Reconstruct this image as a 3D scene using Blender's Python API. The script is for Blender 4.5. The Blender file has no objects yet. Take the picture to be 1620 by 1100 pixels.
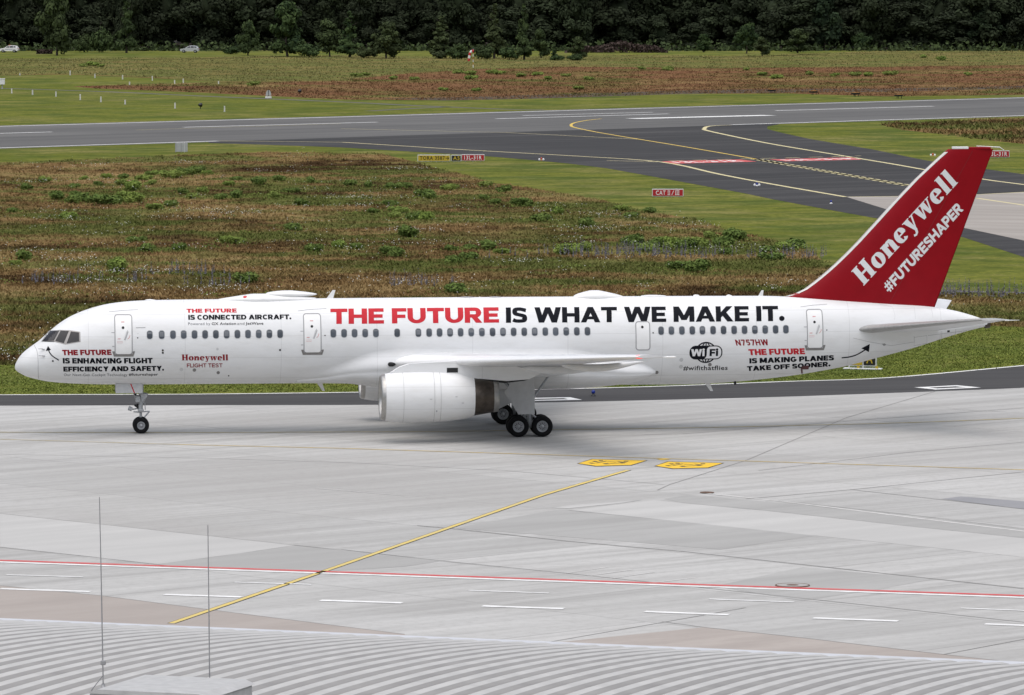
import bpy, bmesh, math, random
import numpy as np
from mathutils import Vector, Matrix
from mathutils.geometry import tessellate_polygon

R = math.radians
scene = bpy.context.scene
col = scene.collection
random.seed(7)
rng = np.random.default_rng(7)

# ---------------------------------------------------------------- camera
PHOTO_W, PHOTO_H = 1620.0, 1100.0
FOC = 8951.0            # focal length in photo pixels
CAM_H = 22.77           # spectator terrace height above the apron
HORIZON = -70.0
PITCH = math.atan2(550 - HORIZON, FOC)
cam = bpy.data.cameras.new('camera')
cam.sensor_fit = 'HORIZONTAL'
cam.sensor_width = 36.0
cam.lens = 36.0 * FOC / PHOTO_W
cam.clip_start = 1.0
cam.clip_end = 8000.0
cam_ob = bpy.data.objects.new('camera', cam)
cam_ob.location = (0, 0, CAM_H)
cam_ob.rotation_euler = (math.pi / 2 - PITCH, 0, 0)
col.objects.link(cam_ob)
scene.camera = cam_ob

# ---------------------------------------------------------------- sky, sun, exposure
SUN_ELEV, SUN_ROT = R(76), R(200)
world = bpy.data.worlds.new('World')
scene.world = world
world.use_nodes = True
wn, wl = world.node_tree.nodes, world.node_tree.links
bg = wn['Background']
sky = wn.new('ShaderNodeTexSky')
sky.sky_type = 'NISHITA'
sky.sun_disc = False
sky.sun_elevation = SUN_ELEV
sky.sun_rotation = SUN_ROT
sky.dust_density = 4.0
hs = wn.new('ShaderNodeHueSaturation')
hs.inputs['Saturation'].default_value = 0.75
wl.new(sky.outputs[0], hs.inputs['Color'])
wl.new(hs.outputs[0], bg.inputs['Color'])
bg.inputs['Strength'].default_value = 0.088
sun = bpy.data.lights.new('sun', 'SUN')
sun.energy = 1.95
sun.angle = R(108)
sun.color = (1.0, 0.993, 0.982)
sun_ob = bpy.data.objects.new('sun', sun)
# sky sun direction for rotation r: (sin r, cos r) on the ground plane
sd = Vector((math.sin(SUN_ROT) * math.cos(SUN_ELEV), math.cos(SUN_ROT) * math.cos(SUN_ELEV), math.sin(SUN_ELEV)))
sun_ob.rotation_euler = (-sd).to_track_quat('-Z', 'Y').to_euler()
sun_ob.location = (0, 0, 200)
col.objects.link(sun_ob)
scene.view_settings.view_transform = 'Standard'
scene.view_settings.look = 'None'
scene.view_settings.exposure = 0.40
scene.view_settings.gamma = 1.0

# ---------------------------------------------------------------- survey helpers
def ray(u, v):
    x, y = (u - 810) / FOC, (v - 550) / FOC
    return Vector((x, math.cos(PITCH) - y * math.sin(PITCH), -math.sin(PITCH) - y * math.cos(PITCH)))

def G(u, v, z=0.0):
    """Point of the level z that the survey of the photograph gives for (u, v)."""
    d = ray(u, v)
    P = d * ((z - CAM_H) / d.z)
    return Vector((P.x, P.y, z))

# ---------------------------------------------------------------- tags
def tag(o, label=None, cat=None, group=None, kind=None):
    if label: o['label'] = label
    if cat: o['category'] = cat
    if group: o['group'] = group
    if kind: o['kind'] = kind
    return o

def empty(name, loc=(0, 0, 0), rz=0.0, parent=None):
    o = bpy.data.objects.new(name, None)
    o.empty_display_size = 0.5
    col.objects.link(o)
    o.location = loc
    o.rotation_euler = (0, 0, rz)
    if parent: o.parent = parent
    return o

def copy_tree(o, parent=None):
    c = o.copy()
    col.objects.link(c)
    c.parent = parent
    for ch in list(o.children):
        copy_tree(ch, c)
    return c

# ---------------------------------------------------------------- materials
MATS = {}
def S(n, k, v):
    if k in n.inputs: n.inputs[k].default_value = v

def plain(name, colr, rough=0.5, metal=0.0, var=0.06, scale=6.0, spec=None, coat=0.0, bump=0.0):
    """Principled with a little procedural unevenness in colour and gloss."""
    if name in MATS: return MATS[name]
    m = bpy.data.materials.new(name)
    m.use_nodes = True
    nt = m.node_tree
    b = nt.nodes['Principled BSDF']
    S(b, 'Roughness', rough); S(b, 'Metallic', metal)
    if spec is not None: S(b, 'Specular IOR Level', spec)
    S(b, 'Coat Weight', coat)
    tc = nt.nodes.new('ShaderNodeTexCoord')
    nz = nt.nodes.new('ShaderNodeTexNoise')
    S(nz, 'Scale', scale); S(nz, 'Detail', 5.0)
    nt.links.new(tc.outputs['Object'], nz.inputs['Vector'])
    rp = nt.nodes.new('ShaderNodeValToRGB')
    rp.color_ramp.elements[0].position = 0.3
    rp.color_ramp.elements[1].position = 0.7
    rp.color_ramp.elements[0].color = tuple(c * (1 - var) for c in colr) + (1,)
    rp.color_ramp.elements[1].color = tuple(min(1, c * (1 + var)) for c in colr) + (1,)
    nt.links.new(nz.outputs[0], rp.inputs[0])
    nt.links.new(rp.outputs[0], b.inputs['Base Color'])
    if bump:
        bp = nt.nodes.new('ShaderNodeBump')
        S(bp, 'Strength', bump)
        nt.links.new(nz.outputs[0], bp.inputs['Height'])
        nt.links.new(bp.outputs[0], b.inputs['Normal'])
    MATS[name] = m
    return m

class NT:
    """Small node-graph builder for the ground materials."""
    def __init__(s, name):
        s.m = bpy.data.materials.new(name)
        s.m.use_nodes = True
        s.nt = s.m.node_tree
        s.b = s.nt.nodes['Principled BSDF']
        g = s.nt.nodes.new('ShaderNodeNewGeometry')
        s.pos = g.outputs['Position']
        MATS[name] = s.m
    def link(s, a, b): s.nt.links.new(a, b)
    def mapped(s, rot=0.0, sc=(1, 1, 1), loc=(0, 0, 0)):
        n = s.nt.nodes.new('ShaderNodeMapping')
        n.vector_type = 'TEXTURE'
        n.inputs['Rotation'].default_value = (0, 0, -rot)
        n.inputs['Scale'].default_value = tuple(1.0 / q for q in sc)
        n.inputs['Location'].default_value = loc
        s.link(s.pos, n.inputs['Vector'])
        return n.outputs[0]
    def noise(s, scale, detail=4.0, vec=None, rough=0.55, dist=0.0):
        n = s.nt.nodes.new('ShaderNodeTexNoise')
        S(n, 'Scale', scale); S(n, 'Detail', detail); S(n, 'Roughness', rough); S(n, 'Distortion', dist)
        s.link(vec if vec is not None else s.pos, n.inputs['Vector'])
        return n.outputs[0]
    def ramp(s, fac, stops, interp='LINEAR'):
        n = s.nt.nodes.new('ShaderNodeValToRGB')
        cr = n.color_ramp
        cr.interpolation = interp
        while len(cr.elements) < len(stops): cr.elements.new(0.5)
        for e, (p, c) in zip(cr.elements, stops):
            e.position = p
            e.color = (c, c, c, 1) if isinstance(c, (int, float)) else tuple(c) + (1,)
        s.link(fac, n.inputs[0])
        return n.outputs[0]
    def mix(s, fac, a, b, mode='MIX'):
        n = s.nt.nodes.new('ShaderNodeMix')
        n.data_type = 'RGBA'
        n.blend_type = mode
        if isinstance(fac, (int, float)): n.inputs[0].default_value = fac
        else: s.link(fac, n.inputs[0])
        for sock, v in ((n.inputs[6], a), (n.inputs[7], b)):
            if isinstance(v, tuple): sock.default_value = v + (1,)
            else: s.link(v, sock)
        return n.outputs[2]
    def math(s, op, a, b):
        n = s.nt.nodes.new('ShaderNodeMath')
        n.operation = op
        for sock, v in zip(n.inputs, (a, b)):
            if isinstance(v, (int, float)): sock.default_value = v
            else: s.link(v, sock)
        return n.outputs[0]
    def attr(s, name):
        n = s.nt.nodes.new('ShaderNodeAttribute')
        n.attribute_name = name
        return n.outputs['Fac']
    def bump(s, h, strength=0.3, dist=0.05):
        n = s.nt.nodes.new('ShaderNodeBump')
        S(n, 'Strength', strength); S(n, 'Distance', dist)
        s.link(h, n.inputs['Height'])
        s.link(n.outputs[0], s.b.inputs['Normal'])
    def out(s, color, rough=0.9, spec=0.2):
        s.link(color, s.b.inputs['Base Color'])
        if isinstance(rough, (int, float)): S(s.b, 'Roughness', rough)
        else: s.link(rough, s.b.inputs['Roughness'])
        S(s.b, 'Specular IOR Level', spec)
        return s.m

# mown grass ---------------------------------------------------------
def grass_material():
    t = NT('mown_grass')
    big = t.ramp(t.noise(0.012, 5), [(0.3, 0.0), (0.7, 1.0)])
    c = t.mix(big, (0.138, 0.153, 0.028), (0.21, 0.212, 0.048))
    straw = t.ramp(t.noise(0.04, 7, rough=0.7), [(0.48, 0.0), (0.66, 0.8)])
    c = t.mix(straw, c, (0.26, 0.225, 0.095))
    lush = t.ramp(t.noise(0.09, 5, t.mapped(loc=(31, 7, 0))), [(0.48, 0.0), (0.62, 0.85)])
    c = t.mix(lush, c, (0.082, 0.115, 0.03))
    patch_ = t.noise(0.22, 6, t.mapped(loc=(9, 33, 0)), rough=0.7)
    c = t.mix(t.ramp(patch_, [(0.40, 0.65), (0.50, 0.0)]), c, (0.072, 0.095, 0.022))
    c = t.mix(t.ramp(patch_, [(0.54, 0.0), (0.66, 0.5)]), c, (0.25, 0.225, 0.09))
    fine = t.noise(1.6, 8, rough=0.7)
    c = t.mix(t.ramp(fine, [(0.32, 0.75), (0.6, 0.0)]), c, (0.045, 0.06, 0.018))
    stripes = t.noise(0.35, 3, t.mapped(rot=R(-45), sc=(0.06, 1, 1)))
    c = t.mix(t.ramp(stripes, [(0.38, 0.4), (0.56, 0.0)]), c, (0.072, 0.088, 0.026))
    t.bump(fine, 0.6, 0.08)
    return t.out(c, 1.0, 0.0)

def heath_color(t, red=0.0):
    a = t.noise(0.032, 7, rough=0.66)
    a = t.math('ADD', t.math('MULTIPLY', a, 0.7), t.math('MULTIPLY', t.noise(0.35, 4, rough=0.6), 0.3))
    c = t.ramp(a, [(0.41, (0.052, 0.030, 0.016)), (0.465, (0.115, 0.072, 0.033)), (0.51, (0.205, 0.130, 0.058)), (0.60, (0.28, 0.198, 0.092))])
    g = t.ramp(t.noise(0.06, 6, t.mapped(loc=(90, 40, 3)), rough=0.62), [(0.475, 0.0), (0.58, 0.95)])
    c = t.mix(g, c, (0.092, 0.110, 0.030))
    ol = t.ramp(t.noise(0.10, 6, t.mapped(loc=(12, 80, 9)), rough=0.6), [(0.50, 0.0), (0.68, 0.7)])
    c = t.mix(ol, c, (0.185, 0.18, 0.062))
    if red:
        r = t.ramp(t.noise(0.03, 5, t.mapped(loc=(5, 22, 1))), [(0.36, 0.0), (0.58, red)])
        c = t.mix(r, c, (0.18, 0.090, 0.050))
    return c

def heath_material(name, red=0.0, green=0.0):
    t = NT(name)
    c = heath_color(t, red)
    if green:
        c = t.mix(t.ramp(t.noise(0.025, 5, t.mapped(loc=(3, 61, 0))), [(0.3, green), (0.7, green * .6)]), c, (0.145, 0.165, 0.05))
    fine = t.noise(1.1, 9, rough=0.75)
    c = t.mix(t.ramp(fine, [(0.32, 0.6), (0.52, 0.0)]), c, (0.045, 0.034, 0.018))
    t.bump(fine, 1.0, 0.25)
    return t.out(c, 1.0, 0.0)

def tuft_material(name, red=0.0):
    t = NT(name)
    c = heath_color(t, red)
    k = t.attr('tint')
    c = t.mix(t.ramp(k, [(0.0, 0.35), (0.4, 0.0)]), c, (0.06, 0.05, 0.024))
    c = t.mix(t.ramp(k, [(0.6, 0.0), (1.0, 0.35)]), c, (0.28, 0.225, 0.115))
    return t.out(c, 1.0, 0.0)

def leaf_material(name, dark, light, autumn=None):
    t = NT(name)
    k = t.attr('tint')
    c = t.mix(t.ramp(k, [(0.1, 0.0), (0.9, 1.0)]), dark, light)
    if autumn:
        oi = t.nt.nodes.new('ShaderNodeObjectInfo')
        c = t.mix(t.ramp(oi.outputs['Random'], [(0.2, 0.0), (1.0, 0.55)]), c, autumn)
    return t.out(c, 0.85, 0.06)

# paved surfaces -----------------------------------------------------
def concrete_material():
    t = NT('apron_concrete')
    vec = t.mapped(rot=R(45), loc=(1.34, 1.34, 0))
    br = t.nt.nodes.new('ShaderNodeTexBrick')
    br.offset = 0.37
    S(br, 'Scale', 1.0); S(br, 'Mortar Size', 0.045); S(br, 'Mortar Smooth', 0.3)
    S(br, 'Brick Width', 19.0); S(br, 'Row Height', 8.6); S(br, 'Bias', 0.0)
    br.inputs['Color1'].default_value = (0.385, 0.380, 0.367, 1)
    br.inputs['Color2'].default_value = (0.455, 0.449, 0.434, 1)
    br.inputs['Mortar'].default_value = (0.25, 0.245, 0.235, 1)
    t.link(vec, br.inputs['Vector'])
    c = br.outputs['Color']
    brush = t.noise(0.8, 7, t.mapped(rot=R(-41), sc=(0.045, 1, 1)), rough=0.65)
    c = t.mix(t.ramp(brush, [(0.36, 0.75), (0.52, 0.0)]), c, (0.315, 0.309, 0.297))
    c = t.mix(t.ramp(brush, [(0.52, 0.0), (0.74, 0.55)]), c, (0.545, 0.538, 0.52))
    big = t.noise(0.035, 6, rough=0.6)
    c = t.mix(t.ramp(big, [(0.36, 0.55), (0.52, 0.0)]), c, (0.345, 0.334, 0.318))
    big2 = t.noise(0.06, 5, t.mapped(loc=(77, 5, 0), sc=(0.5, 1, 1)))
    c = t.mix(t.ramp(big2, [(0.55, 0.0), (0.75, 0.5)]), c, (0.5, 0.495, 0.485))
    speck = t.noise(2.2, 8, rough=0.75)
    c = t.mix(t.ramp(speck, [(0.3, 0.45), (0.52, 0.0)]), c, (0.28, 0.27, 0.255))
    rub = t.noise(0.3, 5, t.mapped(rot=R(5), sc=(0.02, 1, 1)), rough=0.6)
    c = t.mix(t.ramp(rub, [(0.57, 0.0), (0.72, 0.22)]), c, (0.28, 0.27, 0.265))
    t.bump(speck, 0.15, 0.02)
    return t.out(c, 0.88, 0.25)

def paved(name, base, lo, hi, rot, streak=0.04, sc=0.4):
    t = NT(name)
    st = t.noise(sc, 6, t.mapped(rot=rot, sc=(streak, 1, 1)), rough=0.6)
    c = t.mix(t.ramp(st, [(0.35, 1.0), (0.55, 0.0)]), base, lo)
    c = t.mix(t.ramp(st, [(0.52, 0.0), (0.75, 0.8)]), c, hi)
    big = t.noise(0.04, 5)
    c = t.mix(t.ramp(big, [(0.4, 0.5), (0.6, 0.0)]), c, lo)
    fine = t.noise(3.0, 6, rough=0.7)
    c = t.mix(t.ramp(fine, [(0.35, 0.3), (0.55, 0.0)]), c, lo)
    t.bump(fine, 0.2, 0.02)
    return t.out(c, 0.85, 0.25)

def paint(name, base, worn, amount=0.5):
    """Road paint that is scuffed through in places."""
    t = NT(name)
    n = t.noise(1.2, 7, t.mapped(rot=R(-41), sc=(0.5, 1.4, 1)), rough=0.75)
    c = t.mix(t.ramp(n, [(0.40, amount), (0.60, 0.0)]), base, worn)
    return t.out(c, 0.8, 0.3)

M_GRASS = grass_material()
M_HEATH = heath_material('heath_soil')
M_HEATH_FAR = heath_material('far_heath_soil', 0.9)
M_TUFT = tuft_material('heath_blades')
M_TUFT_FAR = tuft_material('far_heath_blades', 0.9)
M_CONC = concrete_material()
M_BROWNC = paved('brown_concrete', (0.37, 0.33, 0.30), (0.32, 0.285, 0.26), (0.415, 0.375, 0.345), R(-41), 0.3, 0.5)
M_PINKC = paved('pink_concrete', (0.34, 0.31, 0.28), (0.28, 0.255, 0.23), (0.40, 0.37, 0.34), R(30), 0.1, 0.3)
M_ASPH = paved('taxiway_asphalt', (0.060, 0.058, 0.058), (0.045, 0.043, 0.043), (0.082, 0.079, 0.077), R(-10), 0.05, 0.6)
M_RUNWAY = paved('runway_asphalt', (0.125, 0.122, 0.117), (0.088, 0.086, 0.083), (0.165, 0.161, 0.154), R(-45), 0.02, 0.25)
M_EXIT = paved('exit_asphalt', (0.047, 0.045, 0.045), (0.029, 0.028, 0.028), (0.095, 0.091, 0.088), R(-40), 0.03, 0.3)
M_WHITE_P = paint('white_road_paint', (0.78, 0.78, 0.77), (0.45, 0.44, 0.42), 0.5)
M_YELL_P = paint('yellow_road_paint', (0.62, 0.43, 0.07), (0.5, 0.38, 0.16), 0.6)
M_YELL_B = paint('bright_yellow_paint', (0.78, 0.50, 0.035), (0.66, 0.42, 0.06), 0.5)
M_YELL_F = paint('faded_yellow_paint', (0.50, 0.39, 0.13), (0.42, 0.37, 0.24), 0.8)
M_CREAM_P = paint('cream_yellow_paint', (0.60, 0.53, 0.30), (0.45, 0.40, 0.25), 0.5)
M_BLACK_P = paint('black_road_paint', (0.03, 0.03, 0.03), (0.1, 0.1, 0.1), 0.5)
M_RED_P = paint('red_road_paint', (0.55, 0.07, 0.075), (0.5, 0.2, 0.18), 0.6)

# ---------------------------------------------------------------- mesh builders
def fast_mesh(name, verts, faces, mats, smooth=False, tint=None, parent=None, matidx=None):
    """verts (N,3); faces: array (M,k) or list of arrays with fixed k."""
    me = bpy.data.meshes.new(name)
    verts = np.asarray(verts, dtype=np.float32)
    blocks = faces if isinstance(faces, list) else [faces]
    blocks = [np.asarray(f, dtype=np.int32) for f in blocks if len(f)]
    nl = sum(f.size for f in blocks)
    nf = sum(len(f) for f in blocks)
    me.vertices.add(len(verts)); me.vertices.foreach_set('co', verts.ravel())
    me.loops.add(nl); me.polygons.add(nf)
    me.loops.foreach_set('vertex_index', np.concatenate([f.ravel() for f in blocks]))
    tot = np.concatenate([np.full(len(f), f.shape[1], np.int32) for f in blocks])
    me.polygons.foreach_set('loop_start', np.concatenate([[0], np.cumsum(tot)[:-1]]).astype(np.int32))
    me.polygons.foreach_set('loop_total', tot)
    if smooth: me.polygons.foreach_set('use_smooth', np.ones(nf, bool))
    if matidx is not None: me.polygons.foreach_set('material_index', np.asarray(matidx, np.int32))
    me.update(calc_edges=True)
    if tint is not None:
        a = me.attributes.new('tint', 'FLOAT', 'POINT')
        a.data.foreach_set('value', np.asarray(tint, np.float32))
    for m in (mats if isinstance(mats, (list, tuple)) else [mats]): me.materials.append(m)
    o = bpy.data.objects.new(name, me)
    col.objects.link(o)
    if parent: o.parent = parent
    return o

class MB:
    """Collects shapes, then links them as one mesh object."""
    def __init__(s): s.v, s.f, s.mi, s.sm = [], [], [], []
    def add(s, v, f, mi=0, smooth=False):
        o = len(s.v)
        s.v += [tuple(p) for p in v]
        for q in f:
            s.f.append([i + o for i in q]); s.mi.append(mi); s.sm.append(smooth)
        return s
    def box(s, x0, x1, y0, y1, z0, z1, mi=0, M=None, bev=0.0):
        if bev:
            bm = bmesh.new()
            bmesh.ops.create_cube(bm, size=1.0)
            for v in bm.verts:
                v.co = Vector(((x0 + x1) / 2 + v.co.x * (x1 - x0), (y0 + y1) / 2 + v.co.y * (y1 - y0), (z0 + z1) / 2 + v.co.z * (z1 - z0)))
            bmesh.ops.bevel(bm, geom=bm.edges[:], offset=bev, segments=2, affect='EDGES', profile=0.6)
            bm.verts.index_update()
            v = [x.co.copy() for x in bm.verts]; f = [[w.index for w in q.verts] for q in bm.faces]
            bm.free()
        else:
            v = [Vector(p) for p in ((x0, y0, z0), (x1, y0, z0), (x1, y1, z0), (x0, y1, z0), (x0, y0, z1), (x1, y0, z1), (x1, y1, z1), (x0, y1, z1))]
            f = [(0, 3, 2, 1), (4, 5, 6, 7), (0, 1, 5, 4), (1, 2, 6, 5), (2, 3, 7, 6), (3, 0, 4, 7)]
        if M: v = [M @ p for p in v]
        return s.add(v, f, mi)
    def tube(s, a, b, r0, r1=None, n=12, mi=0, caps=True):
        a, b = Vector(a), Vector(b)
        r1 = r0 if r1 is None else r1
        d = (b - a).normalized()
        p = d.orthogonal().normalized(); q = d.cross(p)
        v = []
        for c, r in ((a, r0), (b, r1)):
            for k in range(n):
                w = 2 * math.pi * k / n
                v.append(c + (p * math.cos(w) + q * math.sin(w)) * r)
        s.add(v, [(k, (k + 1) % n, n + (k + 1) % n, n + k) for k in range(n)], mi, True)
        if caps:
            s.add(v[:n], [list(range(n))[::-1]], mi); s.add(v[n:], [list(range(n))], mi)
        return s
    def lathe(s, prof, n=32, axis='x', center=(0, 0, 0), mi=0, smooth=True, close=False):
        """prof: list of (along, radius)."""
        cx, cy, cz = center
        v = []
        for a, r in prof:
            for k in range(n):
                w = 2 * math.pi * k / n
                c, d = r * math.cos(w), r * math.sin(w)
                v.append((cx + a, cy + c, cz + d) if axis == 'x' else (cx + c, cy + a, cz + d) if axis == 'y' else (cx + c, cy + d, cz + a))
        f = []
        m = len(prof)
        for i in range(m if close else m - 1):
            j = (i + 1) % m
            for k in range(n):
                k2 = (k + 1) % n
                f.append((i * n + k, i * n + k2, j * n + k2, j * n + k))
        return s.add(v, f, mi, smooth)
    def prism(s, pts, y0, y1, mi=0, smooth=False):
        """pts (x, z) outline thickened between y0 and y1."""
        n = len(pts)
        v = [(x, y0, z) for x, z in pts] + [(x, y1, z) for x, z in pts]
        f = [(i, (i + 1) % n, n + (i + 1) % n, n + i) for i in range(n)]
        f += [list(t) for t in tess(pts)] + [[i + n for i in t][::-1] for t in tess(pts)]
        return s.add(v, f, mi, smooth)
    def build(s, name, mats, parent=None):
        me = bpy.data.meshes.new(name)
        me.from_pydata([tuple(p) for p in s.v], [], s.f)
        me.polygons.foreach_set('material_index', s.mi)
        me.polygons.foreach_set('use_smooth', s.sm)
        for m in (mats if isinstance(mats, (list, tuple)) else [mats]): me.materials.append(m)
        bm = bmesh.new(); bm.from_mesh(me)
        bmesh.ops.recalc_face_normals(bm, faces=bm.faces[:])
        bm.to_mesh(me); bm.free()
        me.update()
        o = bpy.data.objects.new(name, me)
        col.objects.link(o)
        if parent: o.parent = parent
        return o

def tess(pts):
    return tessellate_polygon([[Vector((x, y, 0)) for x, y in pts]])

def sheet(name, px, mat, z, label=None, kind='structure'):
    """Flat ground sheet from surveyed outline points."""
    P = [G(u, v) for u, v in px]
    tri = tess([(p.x, p.y) for p in P])
    v = [(p.x, p.y, z) for p in P]
    m = MB()
    fs = []
    for t in tri:
        a, b, c = (Vector(v[i]) for i in t)
        fs.append(t if (b - a).cross(c - a).z > 0 else t[::-1])
    me = bpy.data.meshes.new(name)
    me.from_pydata(v, [], fs)
    me.materials.append(mat)
    o = bpy.data.objects.new(name, me); col.objects.link(o)
    tag(o, kind=kind, label=label)
    return o

def ribbon_geo(pts, width, z, dash=None):
    """Flat stripe along world points; dash = (on, off) metres."""
    pts = [Vector((p.x, p.y, 0)) for p in pts]
    v, f = [], []
    if dash:
        segs, on, left = [], True, dash[0]
        cur = [pts[0]]
        for a, b in zip(pts, pts[1:]):
            L = (b - a).length; d = (b - a).normalized(); done = 0.0
            while L - done > left:
                done += left
                p = a + d * done
                cur.append(p)
                if on: segs.append(cur)
                cur = [p]; on = not on; left = dash[0] if on else dash[1]
            left -= L - done
            cur.append(b)
        if on: segs.append(cur)
    else:
        segs = [pts]
    for sg in segs:
        n = len(sg)
        if n < 2: continue
        o = len(v)
        for i, p in enumerate(sg):
            d = (sg[min(i + 1, n - 1)] - sg[max(i - 1, 0)]).normalized()
            nrm = Vector((-d.y, d.x, 0)) * width / 2
            v += [(p.x + nrm.x, p.y + nrm.y, z), (p.x - nrm.x, p.y - nrm.y, z)]
        f += [(o + 2 * i + 1, o + 2 * i + 3, o + 2 * i + 2, o + 2 * i) for i in range(n - 1)]
    return v, f

def smooth_line(pts, k=6):
    """Catmull-Rom through 2-D or 3-D points."""
    pts = [Vector(p) for p in pts]
    out = []
    for i in range(len(pts) - 1):
        p0, p1, p2, p3 = pts[max(i - 1, 0)], pts[i], pts[i + 1], pts[min(i + 2, len(pts) - 1)]
        for j in range(k):
            t = j / k
            out.append(0.5 * ((2 * p1) + (p2 - p0) * t + (2 * p0 - 5 * p1 + 4 * p2 - p3) * t * t + (3 * p1 - p0 - 3 * p2 + p3) * t ** 3))
    out.append(pts[-1])
    return out

def marking(name, lines, mat, z):
    """lines: list of (surveyed points, width, dash)."""
    m = MB()
    for px, w, dash in lines:
        v, f = ribbon_geo([G(a, b) for a, b in px], w, z, dash)
        m.add(v, f)
    me = bpy.data.meshes.new(name)
    me.from_pydata(m.v, [], m.f)
    me.materials.append(mat)
    o = bpy.data.objects.new(name, me); col.objects.link(o)
    tag(o, kind='structure')
    return o

# ================================================================ GROUND
Z1, Z2, Z3, Z4 = 0.005, 0.010, 0.015, 0.020
def ground():
    v = [(-2500, -60, 0), (2500, -60, 0), (2500, 6000, 0), (-2500, 6000, 0)]
    me = bpy.data.meshes.new('grass_ground')
    me.from_pydata(v, [], [(0, 1, 2, 3)])
    me.materials.append(M_GRASS)
    o = bpy.data.objects.new('ground', me); col.objects.link(o)
    tag(o, kind='structure')
ground()

RW_FAR = [(-700, 219.7), (0, 200.3), (540, 185.3), (1080, 170), (1620, 155), (2300, 136)]
RW_NEAR = [(-700, 256.5), (0, 234.3), (345, 223.4), (1157, 197.7), (1620, 183), (2300, 161.5)]
sheet('runway', [(u, v - 1.3) for u, v in RW_FAR] + [(u, v + 1.2) for u, v in RW_NEAR[::-1]], M_RUNWAY, Z1)
EXIT_LOW = [(330, 226.5), (430, 229.5), (540, 233.5), (640, 239.5), (760, 246.5), (830, 252.5), (900, 259), (960, 266.5), (1030, 279), (1090, 290), (1180, 306.5), (1220, 315), (1300, 330), (1388, 346), (1450, 358), (1525, 376), (1620, 407), (1900, 480), (2500, 640)]
EXIT_UP = [(2500, 392), (1900, 312), (1620, 276), (1560, 268), (1464, 254), (1380, 236.7), (1280, 220), (1235, 210), (1214, 204.5), (1214, 200), (1232, 197.2)]
sheet('exit_taxiway', EXIT_LOW + EXIT_UP + [(1232, 195.3), (1000, 203.5), (700, 212.5), (330, 224.8)], M_EXIT, Z2)
sheet('concrete_stand', [(1338, 311.6), (1420, 311), (1552, 308), (1620, 304.5), (1900, 297), (2500, 280), (2500, 585), (1900, 445), (1620, 381), (1525, 361), (1407, 333)], M_PINKC, Z3)

HEATH = [(-500, 264), (-200, 261), (0, 257.6), (155, 252), (311, 244.6), (420, 241), (600, 243), (646, 253.7), (679, 264), (731, 276), (783, 290), (840, 298), (957, 318), (996, 329), (1047, 339), (1099, 347), (1151, 365), (1229, 381), (1275, 395), (1330, 430), (1400, 455), (1500, 464), (1700, 467), (2100, 470), (2100, 524), (1700, 520), (1560, 516), (1400, 540), (1000, 562), (500, 575), (0, 578), (-500, 582)]
sheet('heath', HEATH, M_HEATH, Z1)
HEATH_FAR = [(-600, 100), (0, 101), (300, 97), (540, 93), (760, 92), (1000, 89), (1150, 93), (1400, 85), (1620, 83), (2200, 80), (2200, 147), (1620, 150), (1400, 153), (1250, 148), (1080, 148.5), (850, 156), (700, 159), (550, 158), (300, 146), (150, 140), (115, 137), (220, 134), (300, 132), (350, 130), (250, 124), (110, 118), (0, 119.5), (-600, 123)]
sheet('far_heath', HEATH_FAR, M_HEATH_FAR, Z1)
M_MEADOW = heath_material('far_meadow', 0.2, 0.62)
FAR_MEADOW = [(-600, 92), (0, 93), (300, 91), (540, 88), (760, 90), (1000, 87), (1150, 89), (1400, 81), (1620, 79), (2200, 74), (2200, 100), (1620, 103), (1400, 106), (1150, 108), (900, 106), (800, 108), (650, 116), (520, 129), (350, 129.5), (250, 123.5), (110, 117.5), (0, 119), (-600, 122)]
sheet('far_meadow', FAR_MEADOW, M_MEADOW, Z2)
M_HEATHER = paved('dark_heather', (0.085, 0.062, 0.036), (0.05, 0.034, 0.022), (0.13, 0.105, 0.05), R(10), 0.3, 0.3)
sheet('dark_heather', [(600, 156), (700, 154.5), (850, 150.5), (1080, 143.5), (1250, 141), (1400, 140.5), (1620, 136), (1900, 130), (1900, 133), (1620, 140), (1400, 145.5), (1250, 146.5), (1080, 148.8), (850, 156.3), (700, 159.3)], M_HEATHER, Z2)
HEATH_RIGHT = [(1390, 197), (1460, 193), (1620, 188), (1900, 178), (1900, 240), (1700, 236), (1560, 222), (1500, 214), (1430, 206)]
sheet('small_heath', HEATH_RIGHT, M_HEATH, Z1)

ASPH_FAR = [(-500, 628), (0, 625), (300, 624), (560, 621), (847, 616.5), (1048, 611.4), (1240, 604), (1402, 598), (1620, 578.6), (1900, 552)]
ASPH_NEAR = [(-500, 643.5), (0, 642.2), (300, 641.5), (599, 640.8), (847, 637.4), (1060, 632.7), (1240, 628), (1474, 619.7), (1620, 613.8), (1900, 600)]
def dense(px):
    return [(p.x, p.y) for p in smooth_line([(u, v) for u, v in px], 5)]
AF, AN = dense(ASPH_FAR), dense(ASPH_NEAR)
sheet('taxiway', AF + AN[::-1], M_ASPH, Z1)
APRON_NEAR = [(2300, 1400), (-700, 1400)]
sheet('apron', AN + APRON_NEAR, M_CONC, Z1)
sheet('brown_apron', [(-120, 912), (0, 927), (160, 943), (330, 965), (540, 991.5), (640, 1004), (760, 1100), (-300, 1100)], M_BROWNC, Z2)
sheet('brown_apron_corner', [(860, 1019), (1113, 993), (1263, 1009), (1493, 1036), (1580, 1046), (1500, 1100), (900, 1100)], M_BROWNC, Z2)
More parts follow.
